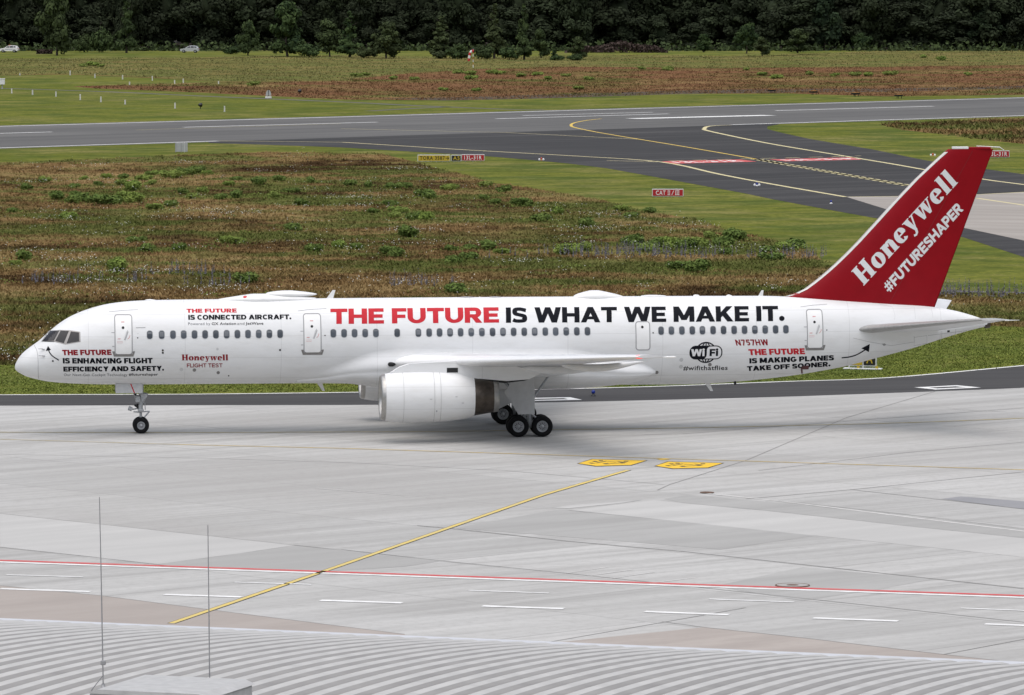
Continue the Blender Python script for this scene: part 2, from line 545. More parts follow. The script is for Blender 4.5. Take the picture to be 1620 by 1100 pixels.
# darker service strip and repaired panels in the slabs
M_DARKC = paved('darker_concrete', (0.365, 0.36, 0.347), (0.315, 0.31, 0.298), (0.41, 0.404, 0.39), R(-41), 0.1, 0.5)
M_PALEC = paved('paler_concrete', (0.46, 0.453, 0.437), (0.41, 0.404, 0.39), (0.505, 0.498, 0.48), R(-41), 0.1, 0.5)
M_BLUISH = paved('bluish_concrete', (0.29, 0.29, 0.3), (0.25, 0.25, 0.26), (0.36, 0.36, 0.365), R(-30), 0.1, 0.5)
sheet('concrete_strip', [(1050, 790), (1085, 784), (1190, 792), (1420, 815), (1700, 846), (1700, 858), (1620, 851.5), (1420, 831), (1240, 811), (1080, 796)], M_DARKC, Z2)
sheet('pale_slab', [(0, 813), (160, 830), (467, 863), (380, 876), (250, 893), (130, 880), (0, 866)], M_PALEC, Z2)
sheet('pale_slab', [(900, 808), (1035, 792), (1240, 812), (1700, 861), (1700, 890), (1290, 848), (1080, 826)], M_PALEC, Z2)
sheet('dark_slab', [(720, 836), (885, 806), (1080, 826), (1290, 848), (1140, 870), (1000, 858)], M_DARKC, Z2)
sheet('dark_slab', [(250, 894), (467, 864), (540, 871), (700, 888), (640, 897), (480, 907), (340, 902)], M_DARKC, Z2)
sheet('dark_slab', [(1130, 928), (1270, 898), (1475, 917), (1390, 933), (1270, 951)], M_DARKC, Z2)
sheet('bluish_stain', [(1490, 790), (1520, 786), (1700, 800), (1700, 818), (1620, 806)], M_BLUISH, Z3)
# joints cut in the concrete
M_JOINT = plain('slab_joint', (0.235, 0.228, 0.218), 0.95)
marking('slab_joint', [([(1040, 776), (1060, 767), (1180, 729), (1340, 661), (1480, 619.5)], 0.05, None),
    ([(0, 813), (160, 830), (467, 863), (540, 871)], 0.05, None), ([(660, 832), (717, 837), (900, 857), (1080, 873), (1620, 932)], 0.08, None),
    ([(0, 927), (160, 943), (330, 965), (540, 991.5), (640, 1004)], 0.05, None), ([(1113, 993), (1263, 1009), (1493, 1036), (1580, 1046)], 0.06, None),
    ([(1493, 1036), (1620, 1012), (1800, 976)], 0.06, None), ([(1180, 790), (1350, 775), (1620, 747)], 0.06, None), ([(1345, 775), (1480, 790), (1620, 806), (1800, 826)], 0.06, None),
    ([(1200, 789), (1420, 813), (1620, 837), (1800, 858)], 0.05, None), ([(900, 691), (1080, 687), (1390, 663), (1620, 646)], 0.07, None), ([(540, 870), (700, 888), (900, 908), (1060, 925), (1250, 945), (1620, 985)], 0.06, None),
    ([(0, 866), (130, 880), (250, 894), (340, 902)], 0.04, None), ([(0, 719), (300, 725), (540, 732), (800, 745), (1050, 767)], 0.05, None),
    ([(1047, 984), (1113, 993)], 0.05, None), ([(860, 1018), (1050, 985), (1180, 962)], 0.05, None), ([(1620, 700), (1440, 716), (1200, 745)], 0.05, None)], M_JOINT, Z3)

# painted markings ---------------------------------------------------
marking('runway_edge_line', [(RW_FAR, 0.9, None), ([(-700, 256.5), (0, 234.3), (345, 223.4)], 0.9, None), ([(1157, 197.7), (1620, 183), (2300, 161.5)], 0.9, None)], M_WHITE_P, Z3)
marking('runway_centre_line', [([(-60, 213), (82, 209)], 0.9, None), ([(290, 201.7), (597, 193.5)], 0.9, None), ([(784, 188.2), (1058, 180.4)], 0.9, None), ([(827, 183.2), (1033, 177.8)], 0.7, None), ([(1227, 175.4), (1477, 168.4)], 0.9, None)], M_WHITE_P, Z3)
marking('aiming_point_bar', [([(1000, 188), (1217, 182.6)], 3.2, None)], M_WHITE_P, Z3)
marking('faint_runway_line', [([(345, 223.4), (430, 224), (540, 225.3)], 0.5, None), ([(540, 204), (800, 210), (1010, 220.6)], 0.35, None), ([(215, 206), (540, 196)], 0.3, None)], M_CREAM_P, Z3)
marking('taxiway_edge_line', [(dense([(540, 225.3), (640, 231.5), (740, 237.7), (900, 246.7), (1045, 256.6), (1138, 276), (1220, 291.5), (1338, 312)]), 0.55, None),
    (dense([(1157, 198.3), (1135, 199), (1120, 200.5), (1115, 203.5), (1123, 208), (1213, 226.7), (1310, 243), (1407, 259), (1464, 269), (1556, 284), (1620, 292.5), (1800, 315)]), 0.55, None),
    ([(1338, 312), (1420, 311), (1552, 308), (1620, 304.5), (1800, 297)], 0.5, None), ([(1545, 314), (1620, 325), (1800, 352)], 0.5, None), ([(960, 254.5), (1045, 256.6)], 0.4, None)], M_CREAM_P, Z4)
marking('taxiway_lead_line', [(dense([(951, 188.3), (925, 191.3), (908, 195), (903.5, 198.5), (911, 202.5), (957, 211.7), (1080, 232), (1190, 251), (1240, 260)]), 0.4, None)], M_YELL_P, Z4)
marking('enhanced_lead_line', [([(1195, 252), (1330, 275.5), (1437, 294)], 1.3, (2.2, 1.0)), ([(1195, 252), (1330, 275.5), (1437, 294)], 0.85, None)], M_CREAM_P, Z4)
marking('holding_line', [([(1020, 256), (1190, 251.4)], 0.5, (2.0, 1.4)), ([(1205, 251.2), (1362, 247)], 0.5, (2.0, 1.4))], M_CREAM_P, Z4)
RED1 = [(1046.4, 255.8), (1170, 252.8), (1197.5, 256.1), (1067, 259.3)]
RED2 = [(1216.7, 252.7), (1350, 249.4), (1363, 252.9), (1243, 255.6)]
for q in (RED1, RED2):
    sheet('mandatory_marking', q, M_RED_P, Z4)
marking('taxiway_white_edge', [(AF, 0.32, None)], M_WHITE_P, Z2)
marking('taxiway_centre_line', [(dense([(-300, 684), (0, 684.5), (300, 685), (500, 684.2), (700, 683.3), (900, 680.2), (1080, 677.7), (1247, 674), (1413, 670), (1600, 663), (1800, 653)]), 0.18, None)], M_YELL_F, Z4)
marking('apron_yellow_line', [([(283, 704), (540, 710), (860, 720), (1059, 726.4), (1177, 730), (1620, 744), (1800, 750)], 0.14, None)], M_YELL_P, Z4)
marking('faint_apron_line', [([(-200, 690), (0, 695.6), (283, 704)], 0.12, None)], M_YELL_F, Z4)
marking('apron_yellow_tick', [([(1042, 727.6), (1057, 726.9)], 0.45, None)], M_YELL_B, Z4)
marking('stand_line_border', [([(271, 987), (540, 895), (860, 783.5), (994, 744.3)], 0.32, None)], M_BLACK_P, Z3)
marking('stand_line', [([(271, 987), (540, 895), (860, 783.5), (993.5, 744.4)], 0.23, None)], paint('worn_stand_line', (0.64, 0.48, 0.13), (0.52, 0.44, 0.22), 0.8), Z4)
marking('red_boundary_line', [([(-300, 877.5), (0, 887.4), (540, 906), (1080, 925), (1620, 943.4), (1900, 953.3)], 0.42, None)], M_RED_P, Z4)
marking('white_boundary_line', [([(-300, 880), (0, 889.9), (540, 908.5), (1080, 927.5), (1620, 946.1), (1900, 956)], 0.42, None)], M_WHITE_P, Z4)
marking('road_lane_dash', [([a, b], 0.42, None) for a, b in [((0, 932.2), (143, 936.9)), ((260, 941.4), (382, 945.4)), ((507, 950.6), (636, 954.8)), ((763, 959.6), (892, 963.8)), ((1020, 968.4), (1153, 973.4)), ((1286, 978.6), (1421, 983.4)), ((1558, 988), (1690, 993))]]
    + [([a, b], 0.22, None) for a, b in [((10, 910.3), (131, 913.7)), ((371, 922), (493, 925.7)), ((741, 934.8), (868, 939.3)), ((1122, 948.6), (1256, 953.5)), ((1520, 963), (1650, 968))]], M_WHITE_P, Z4)
sheet('pale_dust_mark', [(1320, 0 + 0 + 580), (1325, 579), (1340, 578.6), (1338, 580.2)], M_PALEC, Z2)
# white boxes painted on the asphalt
def outline_box(px, w):
    P = [G(*q).to_2d() for q in px]
    n = len(P)
    c = sum(P, Vector((0, 0))) / n
    I = []
    for i in range(n):                      # inner corner where the two inset edges meet
        d0, d1 = (P[i] - P[i - 1]).normalized(), (P[(i + 1) % n] - P[i]).normalized()
        n0, n1 = Vector((-d0.y, d0.x)), Vector((-d1.y, d1.x))
        if n0.dot(c - P[i]) < 0: n0, n1 = -n0, -n1
        k = (n0 + n1); k = k / max(k.length_squared / 2, .35)
        I.append(P[i] + k * w)
    v = [(p.x, p.y, Z3) for p in P + I]
    me = bpy.data.meshes.new('painted_box'); me.from_pydata(v, [], [(i, (i + 1) % n, n + (i + 1) % n, n + i) for i in range(n)]); me.materials.append(M_WHITE_P)
    o = bpy.data.objects.new('painted_box', me); col.objects.link(o); tag(o, kind='structure')
outline_box([(1446, 613.4), (1514, 610.1), (1552, 613.7), (1480, 616.9)], 0.55)
outline_box([(822, 630.6), (902, 629.0), (921, 633.2), (832, 635.0)], 0.55)
# stand number plates painted in yellow
for k, q in enumerate(([(912.8, 734), (936, 726.6), (1025, 729), (999.6, 737), (942, 738.7)], [(1034.8, 738), (1055.9, 730.6), (1146, 733), (1121.6, 741), (1064, 742.7)])):
    c = (sum(p[0] for p in q) / 5, sum(p[1] for p in q) / 5)
    sheet('plate_border', q, M_BLACK_P, Z3)
    sheet('stand_plate', [(c[0] + (a - c[0]) * 0.955, c[1] + (b - c[1]) * 0.87) for a, b in q], M_YELL_B, Z4)
    cx, cy = c
    strokes = [([(cx - 30, cy + .8), (cx - 24, cy + .6)], .4), ([(cx - 25, cy - 1.9), (cx - 18, cy - 2.1)], .4), ([(cx - 16, cy - 3.2), (cx - 9, cy - 3.2)], .34), ([(cx - 20, cy + .4), (cx - 4, cy - 2.4)], .12), ([(cx - 8, cy + 1.7), (cx, cy + 1.5)], .42),
        ([(cx - 2, cy - 1.6), (cx + 12, cy - 1.0)], .13), ([(cx + 2, cy + 1.4), (cx + 16, cy + .6)], .13), ([(cx + 17, cy + .4), (cx + 24, cy + .2)], .4), ([(cx + 24, cy - 2.4), (cx + 31, cy - 2.3)], .36), ([(cx + 14, cy - 2.2), (cx + 27, cy - .2)], .12)]
    marking('stand_number', [(a, w, None) for a, w in strokes], M_BLACK_P, 0.025)
marking('pale_scratch', [([a, b], .10, None) for a, b in [((893, 908), (960, 898)), ((929, 912), (1000, 902)), ((965, 916), (1034, 906)), ((1040, 922), (1101, 914.5)), ((500, 773), (640, 785)), ((1505, 648), (1590, 652))]] + [([(1120, 781.5), (1240, 794), (1420, 816.5), (1620, 841), (1800, 863)], .22, None)], paint('pale_scratch', (0.6, 0.59, 0.57), (0.47, 0.46, 0.44), 0.9), Z3)
sheet('pale_patch', [(872, 804), (910, 799), (985, 794), (1015, 791.5), (980, 797), (900, 805)], M_PALEC, Z3)
# narrow service paths
M_PATH = paved('path_asphalt', (0.12, 0.115, 0.105), (0.08, 0.078, 0.07), (0.16, 0.15, 0.135), R(10), 0.2, 0.4)
marking('service_path', [(dense([(-200, 134), (0, 140), (167, 145.3), (333, 152.8), (540, 161.5), (640, 166.5), (707, 169.5), (807, 173.3), (860, 174)]), 2.2, None), ([(583, 176), (650, 172), (707, 169.5)], 2.0, None)], M_PATH, Z2)
marking('service_path', [([(1290, 457), (1483, 460.5), (1620, 463.5), (1900, 468)], 1.6, None)], M_PATH, Z2)
marking('bare_track', [([(0, 96), (270, 94), (540, 88)], 3.0, None), ([(1000, 92), (1180, 90), (1300, 86)], 3.0, None)], paved('dry_track', (0.2, 0.17, 0.1), (0.15, 0.14, 0.07), (0.24, 0.2, 0.13), R(10), 0.2, 0.4), Z2)

# ================================================================ LETTERING
def rect(x0, y0, x1, y1): return [[(x0, y0), (x1, y0), (x1, y1), (x0, y1)]]

def stroke(path, W, B, closed=False):
    """Band along a path; W = thickness of upright runs, B = of level runs."""
    P = [Vector(p) for p in path]
    n = len(P)
    out, L, Rr = [], [], []
    for i, p in enumerate(P):
        a = P[i - 1] if (i > 0 or closed) else p
        b = P[(i + 1) % n] if (i < n - 1 or closed) else p
        d = (b - a)
        d = d.normalized() if d.length > 1e-6 else Vector((1, 0))
        nv = Vector((-d.y, d.x))
        h = math.sqrt((nv.x * W) ** 2 + (nv.y * B) ** 2) / 2
        L.append(p + nv * h); Rr.append(p - nv * h)
    for i in range(n if closed else n - 1):
        j = (i + 1) % n
        out.append([tuple(Rr[i]), tuple(Rr[j]), tuple(L[j]), tuple(L[i])])
    return out

def arc(cx, cy, rx, ry, a0, a1, n=18):
    return [(cx + rx * math.cos(R(a0 + (a1 - a0) * k / n)), cy + ry * math.sin(R(a0 + (a1 - a0) * k / n))) for k in range(n + 1)]

def ring(cx, cy, rx, ry, W, B, n=30):
    return stroke(arc(cx, cy, rx, ry, 0, 360 - 360 / n, n - 1), W, B, True)

def diag(x0, x1, w, y0=0.0, y1=1.0):
    """Slanted stem from (x0, y1) at the top to (x1, y0) at the bottom."""
    return [[(x1 - w / 2, y0), (x1 + w / 2, y0), (x0 + w / 2, y1), (x0 - w / 2, y1)]]

def glyph(ch, W, B):
    """Outline pieces and advance of a heavy wide grotesque letter, cap height 1."""
    W1 = W * 1.06
    def bowl(x0, x1, y0, y1):
        r = (y1 - y0) / 2 - B / 2
        cy = (y0 + y1) / 2
        xr = x1 - W / 2
        rx = min(r * 1.05, xr - x0 - 0.02)
        return stroke([(x0, y1 - B / 2)] + [(xr - rx + rx * math.cos(R(a)), cy + r * math.sin(R(a))) for a in range(90, -91, -15)] + [(x0, y0 + B / 2)], W, B)
    if ch == 'T': return rect(0, 1 - B, 1.08, 1) + rect(.54 - W / 2, 0, .54 + W / 2, 1 - B), 1.08
    if ch == 'H': return rect(0, 0, W, 1) + rect(1.18 - W, 0, 1.18, 1) + rect(W, .5 - B / 2, 1.18 - W, .5 + B / 2), 1.18
    if ch == 'I': return rect(0, 0, W, 1), W
    if ch == 'E': return rect(0, 0, W, 1) + rect(W, 1 - B, .97, 1) + rect(W, .5 - B / 2, .9, .5 + B / 2) + rect(W, 0, .98, B), .98
    if ch == 'F': return rect(0, 0, W, 1) + rect(W, 1 - B, .93, 1) + rect(W, .47 - B / 2, .86, .47 + B / 2), .93
    if ch == 'L': return rect(0, 0, W, 1) + rect(W, 0, .9, B), .9
    if ch == 'U': return stroke([(W / 2, 1)] + arc(.58, .44, .58 - W / 2, .44 - B / 2, 180, 360) + [(1.16 - W / 2, 1)], W, B), 1.16
    if ch == 'O': return ring(.64, .5, .64 - W / 2, .5 - B / 2 + .01, W, B), 1.28
    if ch == 'C': return stroke(arc(.6, .5, .6 - W / 2, .5 - B / 2 + .01, 42, 318, 26), W, B), 1.1
    if ch == 'G': return stroke(arc(.62, .5, .62 - W / 2, .5 - B / 2 + .01, 42, 330, 26), W, B) + rect(.66, .54 - B * .9, 1.2, .54) + rect(1.2 - W * .95, .2, 1.2, .54 - B * .9), 1.2
    if ch == 'D': return rect(0, 0, W, 1) + bowl(W, 1.18, 0, 1), 1.18
    if ch == 'P': return rect(0, 0, W, 1) + bowl(W, 1.04, .32, 1), 1.04
    if ch == 'R': return rect(0, 0, W, 1) + bowl(W, 1.06, .34, 1) + [[(1.12 - W * 1.2, 0), (1.12, 0), (.58 + W * .6, .40), (.58 - W * .5, .40)]], 1.12
    if ch == 'A': return diag(.66, W1 / 2, W1) + diag(.66, 1.32 - W1 / 2, W1) + rect(.3, .2, 1.02, .2 + B * .85), 1.32
    if ch == 'V': return diag(W1 / 2, .66, W1) + diag(1.32 - W1 / 2, .66, W1), 1.32
    if ch == 'M': return rect(0, 0, W, 1) + rect(1.42 - W, 0, 1.42, 1) + diag(W1 * .55, .71, W1, .12) + diag(1.42 - W1 * .55, .71, W1, .12), 1.42
    if ch == 'N': return rect(0, 0, W, 1) + rect(1.22 - W, 0, 1.22, 1) + diag(W1 / 2, 1.22 - W1 / 2, W1), 1.22
    if ch == 'W': return diag(W1 / 2, .47, W1) + diag(.9, .47, W1 * .95) + diag(.9, 1.33, W1 * .95) + diag(1.8 - W1 / 2, 1.33, W1), 1.8
    if ch == 'K': return rect(0, 0, W, 1) + [[(W, .27), (W, .62), (1.16 - W * 1.25, 1), (1.16, 1)]] + [[(.36, .5), (.36 + W * .9, .66), (1.2, 0), (1.2 - W * 1.25, 0)]], 1.2
    if ch == 'Y': return [[(.58 - W / 2, .38), (.58 + W / 2, .38), (W * 1.18, 1), (0, 1)]] + [[(.58 - W / 2, .38), (.58 + W / 2, .38), (1.16, 1), (1.16 - W * 1.18, 1)]] + rect(.58 - W / 2, 0, .58 + W / 2, .4), 1.16
    if ch == 'X': return diag(W1 / 2, 1.2 - W1 / 2, W1) + diag(1.2 - W1 / 2, W1 / 2, W1), 1.2
    if ch == 'S':
        w = 1.0; q = W / 2
        pts = smooth_line([(w - .07, .80), (w * .74, .905 - B * .25), (w * .5, 1 - B / 2), (w * .24, .93 - B * .3), (q, .73), (w * .24, .585), (w * .5, .515), (w * .78, .435), (w - q, .275), (w * .77, .085 + B * .25), (w * .48, B / 2), (w * .22, .075 + B * .25), (.05, .2)], 4)
        return stroke([(p.x, p.y) for p in pts], W, B * .98), 1.0
    if ch == '.': return [[(W / 2 + W * .55 * math.cos(R(a)), W * .5 + W * .5 * math.sin(R(a))) for a in range(0, 360, 24)]], W * 1.1
    if ch == '#': return diag(.52, .40, W * .62) + diag(.93, .81, W * .62) + rect(.1, .6, 1.16, .6 + B * .72) + rect(.04, .22, 1.1, .22 + B * .72), 1.2
    if ch == '7': return rect(0, 1 - B, .95, 1) + [[(.2, 0), (.2 + W, 0), (.95, 1 - B), (.95 - W * 1.05, 1 - B)]], .95
    if ch == '5': return rect(.1, 1 - B, .95, 1) + rect(.1, .48, .1 + W * .8, 1 - B) + stroke([(.14, .56)] + arc(.52, .34, .48 - W / 2, .34 - B / 2, 90, -140, 16), W, B), 1.0
    if ch == 'w': return diag(W * .5, .38, W1 * .9, 0, .74) + diag(.7, .38, W1 * .9, 0, .74) + diag(.7, 1.02, W1 * .9, 0, .74) + diag(1.4 - W * .5, 1.02, W1 * .9, 0, .74), 1.4
    if ch == 'i': return rect(0, 0, W, .74) + [[(W / 2 + W * .55 * math.cos(R(a)), .92 + W * .5 * math.sin(R(a))) for a in range(0, 360, 30)]], W
    return [], .5

def logo_glyph(ch):
    """High-contrast bold letters with small slabs, as on the fin."""
    W, B = .27, .09
    if ch == 'H': return (rect(.06, .06, .06 + W, .94) + rect(.58, .06, .58 + W, .94) + rect(.06 + W, .44, .58, .56)
                          + rect(0, 0, .39, .06) + rect(.52, 0, .91, .06) + rect(0, .94, .39, 1) + rect(.52, .94, .91, 1)), .96
    if ch == 'o': return ring(.36, .35, .36 - W / 2, .35 - B / 2 + .01, W, B), .74
    if ch == 'n': return (rect(.05, .05, .05 + W * .95, .64) + rect(0, 0, .36, .05) + rect(0, .64, .05 + W * .95, .70)
                          + stroke([(.3, .48), (.36, .60), (.45, .655), (.55, .63), (.60, .5), (.60, .05)], W * .95, .11) + rect(.43, 0, .78, .05)), .80
    if ch == 'e': return stroke(arc(.35, .35, .35 - W / 2, .35 - B / 2 + .01, 5, 318, 26), W * .96, B) + rect(.2, .33, .66, .41), .70
    if ch == 'y': return ([[(.30, -.02), (.30 + .14, -.02), (.36, .66), (.07, .66)]] + [[(.32, -.06), (.41, -.02), (.67, .66), (.57, .66)]]
                          + rect(0, .65, .42, .70) + rect(.48, .65, .74, .70) + stroke([(.38, .02), (.30, -.17), (.20, -.22), (.09, -.17)], .14, .11)), .72
    if ch == 'w': return ([[(.22, 0), (.36, 0), (.34, .66), (.06, .66)]] + [[(.28, 0), (.36, 0), (.56, .56), (.48, .60)]] + [[(.62, 0), (.76, 0), (.74, .66), (.46, .66)]]
                          + [[(.68, 0), (.76, 0), (1.0, .66), (.91, .66)]] + rect(0, .65, .40, .70) + rect(.42, .65, .80, .70) + rect(.84, .65, 1.08, .70)), 1.04
    if ch == 'l': return rect(.05, .05, .05 + W, .95) + rect(0, 0, .37, .05) + rect(0, .95, .05 + W, 1), .41
    return [], .3

def layout(text, W=.34, B=.225, gap=.1, space=.42, logo=False):
    out, x = [], 0.0
    for ch in text:
        if ch == ' ': x += space; continue
        g, adv = logo_glyph(ch) if logo else glyph(ch, W, B)
        out += [[(px + x, py) for px, py in poly] for poly in g]
        x += adv + (0.035 if logo else gap * (0.75 if ch in 'TLFAYW' else 1))
    w = max(px for p in out for px, _ in p)
    return out, w

def font_polys(text, bold=0.0, gap=1.06):
    """Small print from the built-in font: triangles in letter space, cap height about 1."""
    c = bpy.data.curves.new('tmp', 'FONT')
    c.body = text; c.size = 1.4; c.offset = bold; c.resolution_u = 2
    c.space_character = gap
    o = bpy.data.objects.new('tmp', c)
    col.objects.link(o)
    dg = bpy.context.evaluated_depsgraph_get()
    me = o.evaluated_get(dg).to_mesh()
    me.calc_loop_triangles()
    polys = [[(me.vertices[i].co.x, me.vertices[i].co.y) for i in t.vertices] for t in me.loop_triangles]
    o.to_mesh_clear()
    bpy.data.objects.remove(o); bpy.data.curves.remove(c)
    x0 = min(p[0] for t in polys for p in t)
    polys = [[(x - x0, y) for x, y in t] for t in polys]
    return polys, max(p[0] for t in polys for p in t)

def bisected(polys, step_x, step_y):
    """Cut flat polygons on a grid so that they can follow a curved skin. Returns verts, faces, piece index."""
    bm = bmesh.new()
    lay = bm.verts.layers.int.new('k')
    for k, p in enumerate(polys):
        vs = [bm.verts.new((x, y, 0)) for x, y in p]
        for v in vs: v[lay] = k
        try: bm.faces.new(vs)
        except ValueError: pass
    xs = [v.co.x for v in bm.verts]; ys = [v.co.y for v in bm.verts]
    for axis, lo, hi, st in ((0, min(xs), max(xs), step_x), (1, min(ys), max(ys), step_y)):
        if not st: continue
        c = math.floor(lo / st) * st + st
        while c < hi:
            co = [0, 0, 0]; co[axis] = c
            no = [0, 0, 0]; no[axis] = 1
            bmesh.ops.bisect_plane(bm, geom=bm.verts[:] + bm.edges[:] + bm.faces[:], plane_co=co, plane_no=no, dist=1e-6)
            c += st
    # piece number per face through a flood over linked verts
    bm.verts.index_update(); bm.faces.ensure_lookup_table()
    v = [(x.co.x, x.co.y) for x in bm.verts]
    f = [[w.index for w in q.verts] for q in bm.faces]
    comp = list(range(len(v)))
    def find(a):
        while comp[a] != a:
            comp[a] = comp[comp[a]]; a = comp[a]
        return a
    for q in f:
        for a in q[1:]: comp[find(a)] = find(q[0])
    ids = {}
    piece = [ids.setdefault(find(i), len(ids)) for i in range(len(v))]
    bm.free()
    return v, f, piece

# ================================================================ AIRLINER
AX, AY, AYAW = -23.70, 268.98, 0.101
plane = empty('airliner', (AX, AY, 0), AYAW)
tag(plane, 'white twin engine airliner with red tail fin and large slogan along its side', 'airliner')
_ca, _sa = math.cos(AYAW), math.sin(AYAW)
def SZ(u, v, t):
    """Station and height on the aircraft that the photograph shows at (u, v), at t metres left of its centre line."""
    d = ray(u, v)
    k = (t + AX * _sa - AY * _ca) / (d.x * _sa - d.y * _ca)
    P = d * k
    return (P.x - AX) * _ca + (P.y - AY) * _sa, P.z + CAM_H

M_SKIN = None
def skin_material():
    m = bpy.data.materials.new('white_aircraft_paint')
    m.use_nodes = True
    nt = m.node_tree; b = nt.nodes['Principled BSDF']
    S(b, 'Roughness', 0.42); S(b, 'Specular IOR Level', 0.3); S(b, 'Coat Weight', 0.06); S(b, 'Coat Roughness', 0.1)
    tc = nt.nodes.new('ShaderNodeTexCoord')
    mp = nt.nodes.new('ShaderNodeMapping'); mp.inputs['Scale'].default_value = (0.35, 1.0, 1.4)
    nt.links.new(tc.outputs['Object'], mp.inputs['Vector'])
    nz = nt.nodes.new('ShaderNodeTexNoise'); S(nz, 'Scale', 1.6); S(nz, 'Detail', 7.0); S(nz, 'Roughness', 0.65)
    nt.links.new(mp.outputs[0], nz.inputs['Vector'])
    rp = nt.nodes.new('ShaderNodeValToRGB')
    rp.color_ramp.elements[0].position = 0.28; rp.color_ramp.elements[0].color = (0.68, 0.68, 0.675, 1)
    rp.color_ramp.elements[1].position = 0.55; rp.color_ramp.elements[1].color = (0.75, 0.755, 0.76, 1)
    nt.links.new(nz.outputs[0], rp.inputs[0])
    # skin panels: hair-thin lap joints along and around the tube
    sx = nt.nodes.new('ShaderNodeSeparateXYZ'); nt.links.new(tc.outputs['Object'], sx.inputs[0])
    col_in = rp.outputs[0]
    for axis, step, wid, off in ((0, 4.57, 0.014, 1.1), (2, 1.03, 0.012, 0.42)):
        a = nt.nodes.new('ShaderNodeMath'); a.operation = 'ADD'; a.inputs[1].default_value = off
        nt.links.new(sx.outputs[axis], a.inputs[0])
        p = nt.nodes.new('ShaderNodeMath'); p.operation = 'PINGPONG'; p.inputs[1].default_value = step / 2
        nt.links.new(a.outputs[0], p.inputs[0])
        l = nt.nodes.new('ShaderNodeMath'); l.operation = 'LESS_THAN'; l.inputs[1].default_value = wid
        nt.links.new(p.outputs[0], l.inputs[0])
        k = nt.nodes.new('ShaderNodeMath'); k.operation = 'MULTIPLY'; k.inputs[1].default_value = 0.3
        nt.links.new(l.outputs[0], k.inputs[0])
        mx = nt.nodes.new('ShaderNodeMix'); mx.data_type = 'RGBA'
        nt.links.new(k.outputs[0], mx.inputs[0]); nt.links.new(col_in, mx.inputs[6]); mx.inputs[7].default_value = (0.4, 0.4, 0.4, 1)
        col_in = mx.outputs[2]
    nt.links.new(col_in, b.inputs['Base Color'])
    MATS['skin'] = m
    return m
M_SKIN = skin_material()
M_WHITE = plain('white_paint', (0.78, 0.78, 0.775), 0.3, var=0.03, scale=3)
M_GREYP = plain('pale_grey_paint', (0.52, 0.525, 0.53), 0.4, var=0.06, scale=4)
M_RED = plain('red_fin_paint', (0.255, 0.003, 0.009), 0.4, var=0.05, scale=1.5, spec=0.18)
M_REDTXT = plain('red_lettering', (0.50, 0.018, 0.03), 0.5, var=0.04, spec=0.15)
M_DRED = plain('dark_red_lettering', (0.24, 0.008, 0.016), 0.5, var=0.04, spec=0.15)
M_BLACK = plain('black_lettering', (0.008, 0.009, 0.013), 0.6, var=0.05, spec=0.06)
M_GREYT = plain('grey_lettering', (0.13, 0.135, 0.15), 0.5, var=0.05, spec=0.15)
M_METAL = plain('bare_aluminium', (0.40, 0.39, 0.375), 0.36, 0.8, var=0.12)
M_TITAN = plain('heat_darkened_metal', (0.075, 0.062, 0.052), 0.42, 0.75, var=0.3, scale=4)
M_DARK = plain('dark_cavity', (0.015, 0.015, 0.016), 0.8)
M_SEAM = plain('grey_seam', (0.30, 0.30, 0.31), 0.6)
M_TYRE = plain('tyre_rubber', (0.010, 0.010, 0.011), 0.8, var=0.2, scale=9, spec=0.15)
M_RIM = plain('wheel_alloy', (0.42, 0.43, 0.45), 0.4, 0.5, var=0.1)
M_GEAR = plain('gear_grey', (0.40, 0.41, 0.42), 0.45, 0.2, var=0.12, scale=8)
M_SILL = plain('scuff_plate', (0.23, 0.225, 0.22), 0.4, 0.6, var=0.12)
M_GLASS = plain('cabin_glass', (0.075, 0.085, 0.10), 0.12, var=0.3, scale=1.3, spec=0.35)
M_WSHIELD = plain('cockpit_glass', (0.028, 0.025, 0.025), 0.06, var=0.3, scale=2, spec=0.4)
M_FRAMEG = plain('window_frame_grey', (0.33, 0.31, 0.295), 0.4, 0.3)
M_OFFW = plain('off_white_lettering', (0.72, 0.72, 0.73), 0.35, var=0.03)

def pchip(pts):
    x = np.array([p[0] for p in pts], float); y = np.array([p[1] for p in pts], float)
    h = np.diff(x); d = np.diff(y) / h
    m = np.zeros_like(y)
    m[0], m[-1] = d[0], d[-1]
    for i in range(1, len(x) - 1):
        if d[i - 1] * d[i] > 0:
            w1, w2 = 2 * h[i] + h[i - 1], h[i] + 2 * h[i - 1]
            m[i] = (w1 + w2) / (w1 / d[i - 1] + w2 / d[i])
    def f(s):
        s = min(max(s, x[0]), x[-1])
        i = min(max(int(np.searchsorted(x, s) - 1), 0), len(x) - 2)
        t = (s - x[i]) / h[i]
        return float((1 + 2 * t) * (1 - t) ** 2 * y[i] + t * (1 - t) ** 2 * h[i] * m[i] + t * t * (3 - 2 * t) * y[i + 1] + t * t * (t - 1) * h[i] * m[i + 1])
    return f

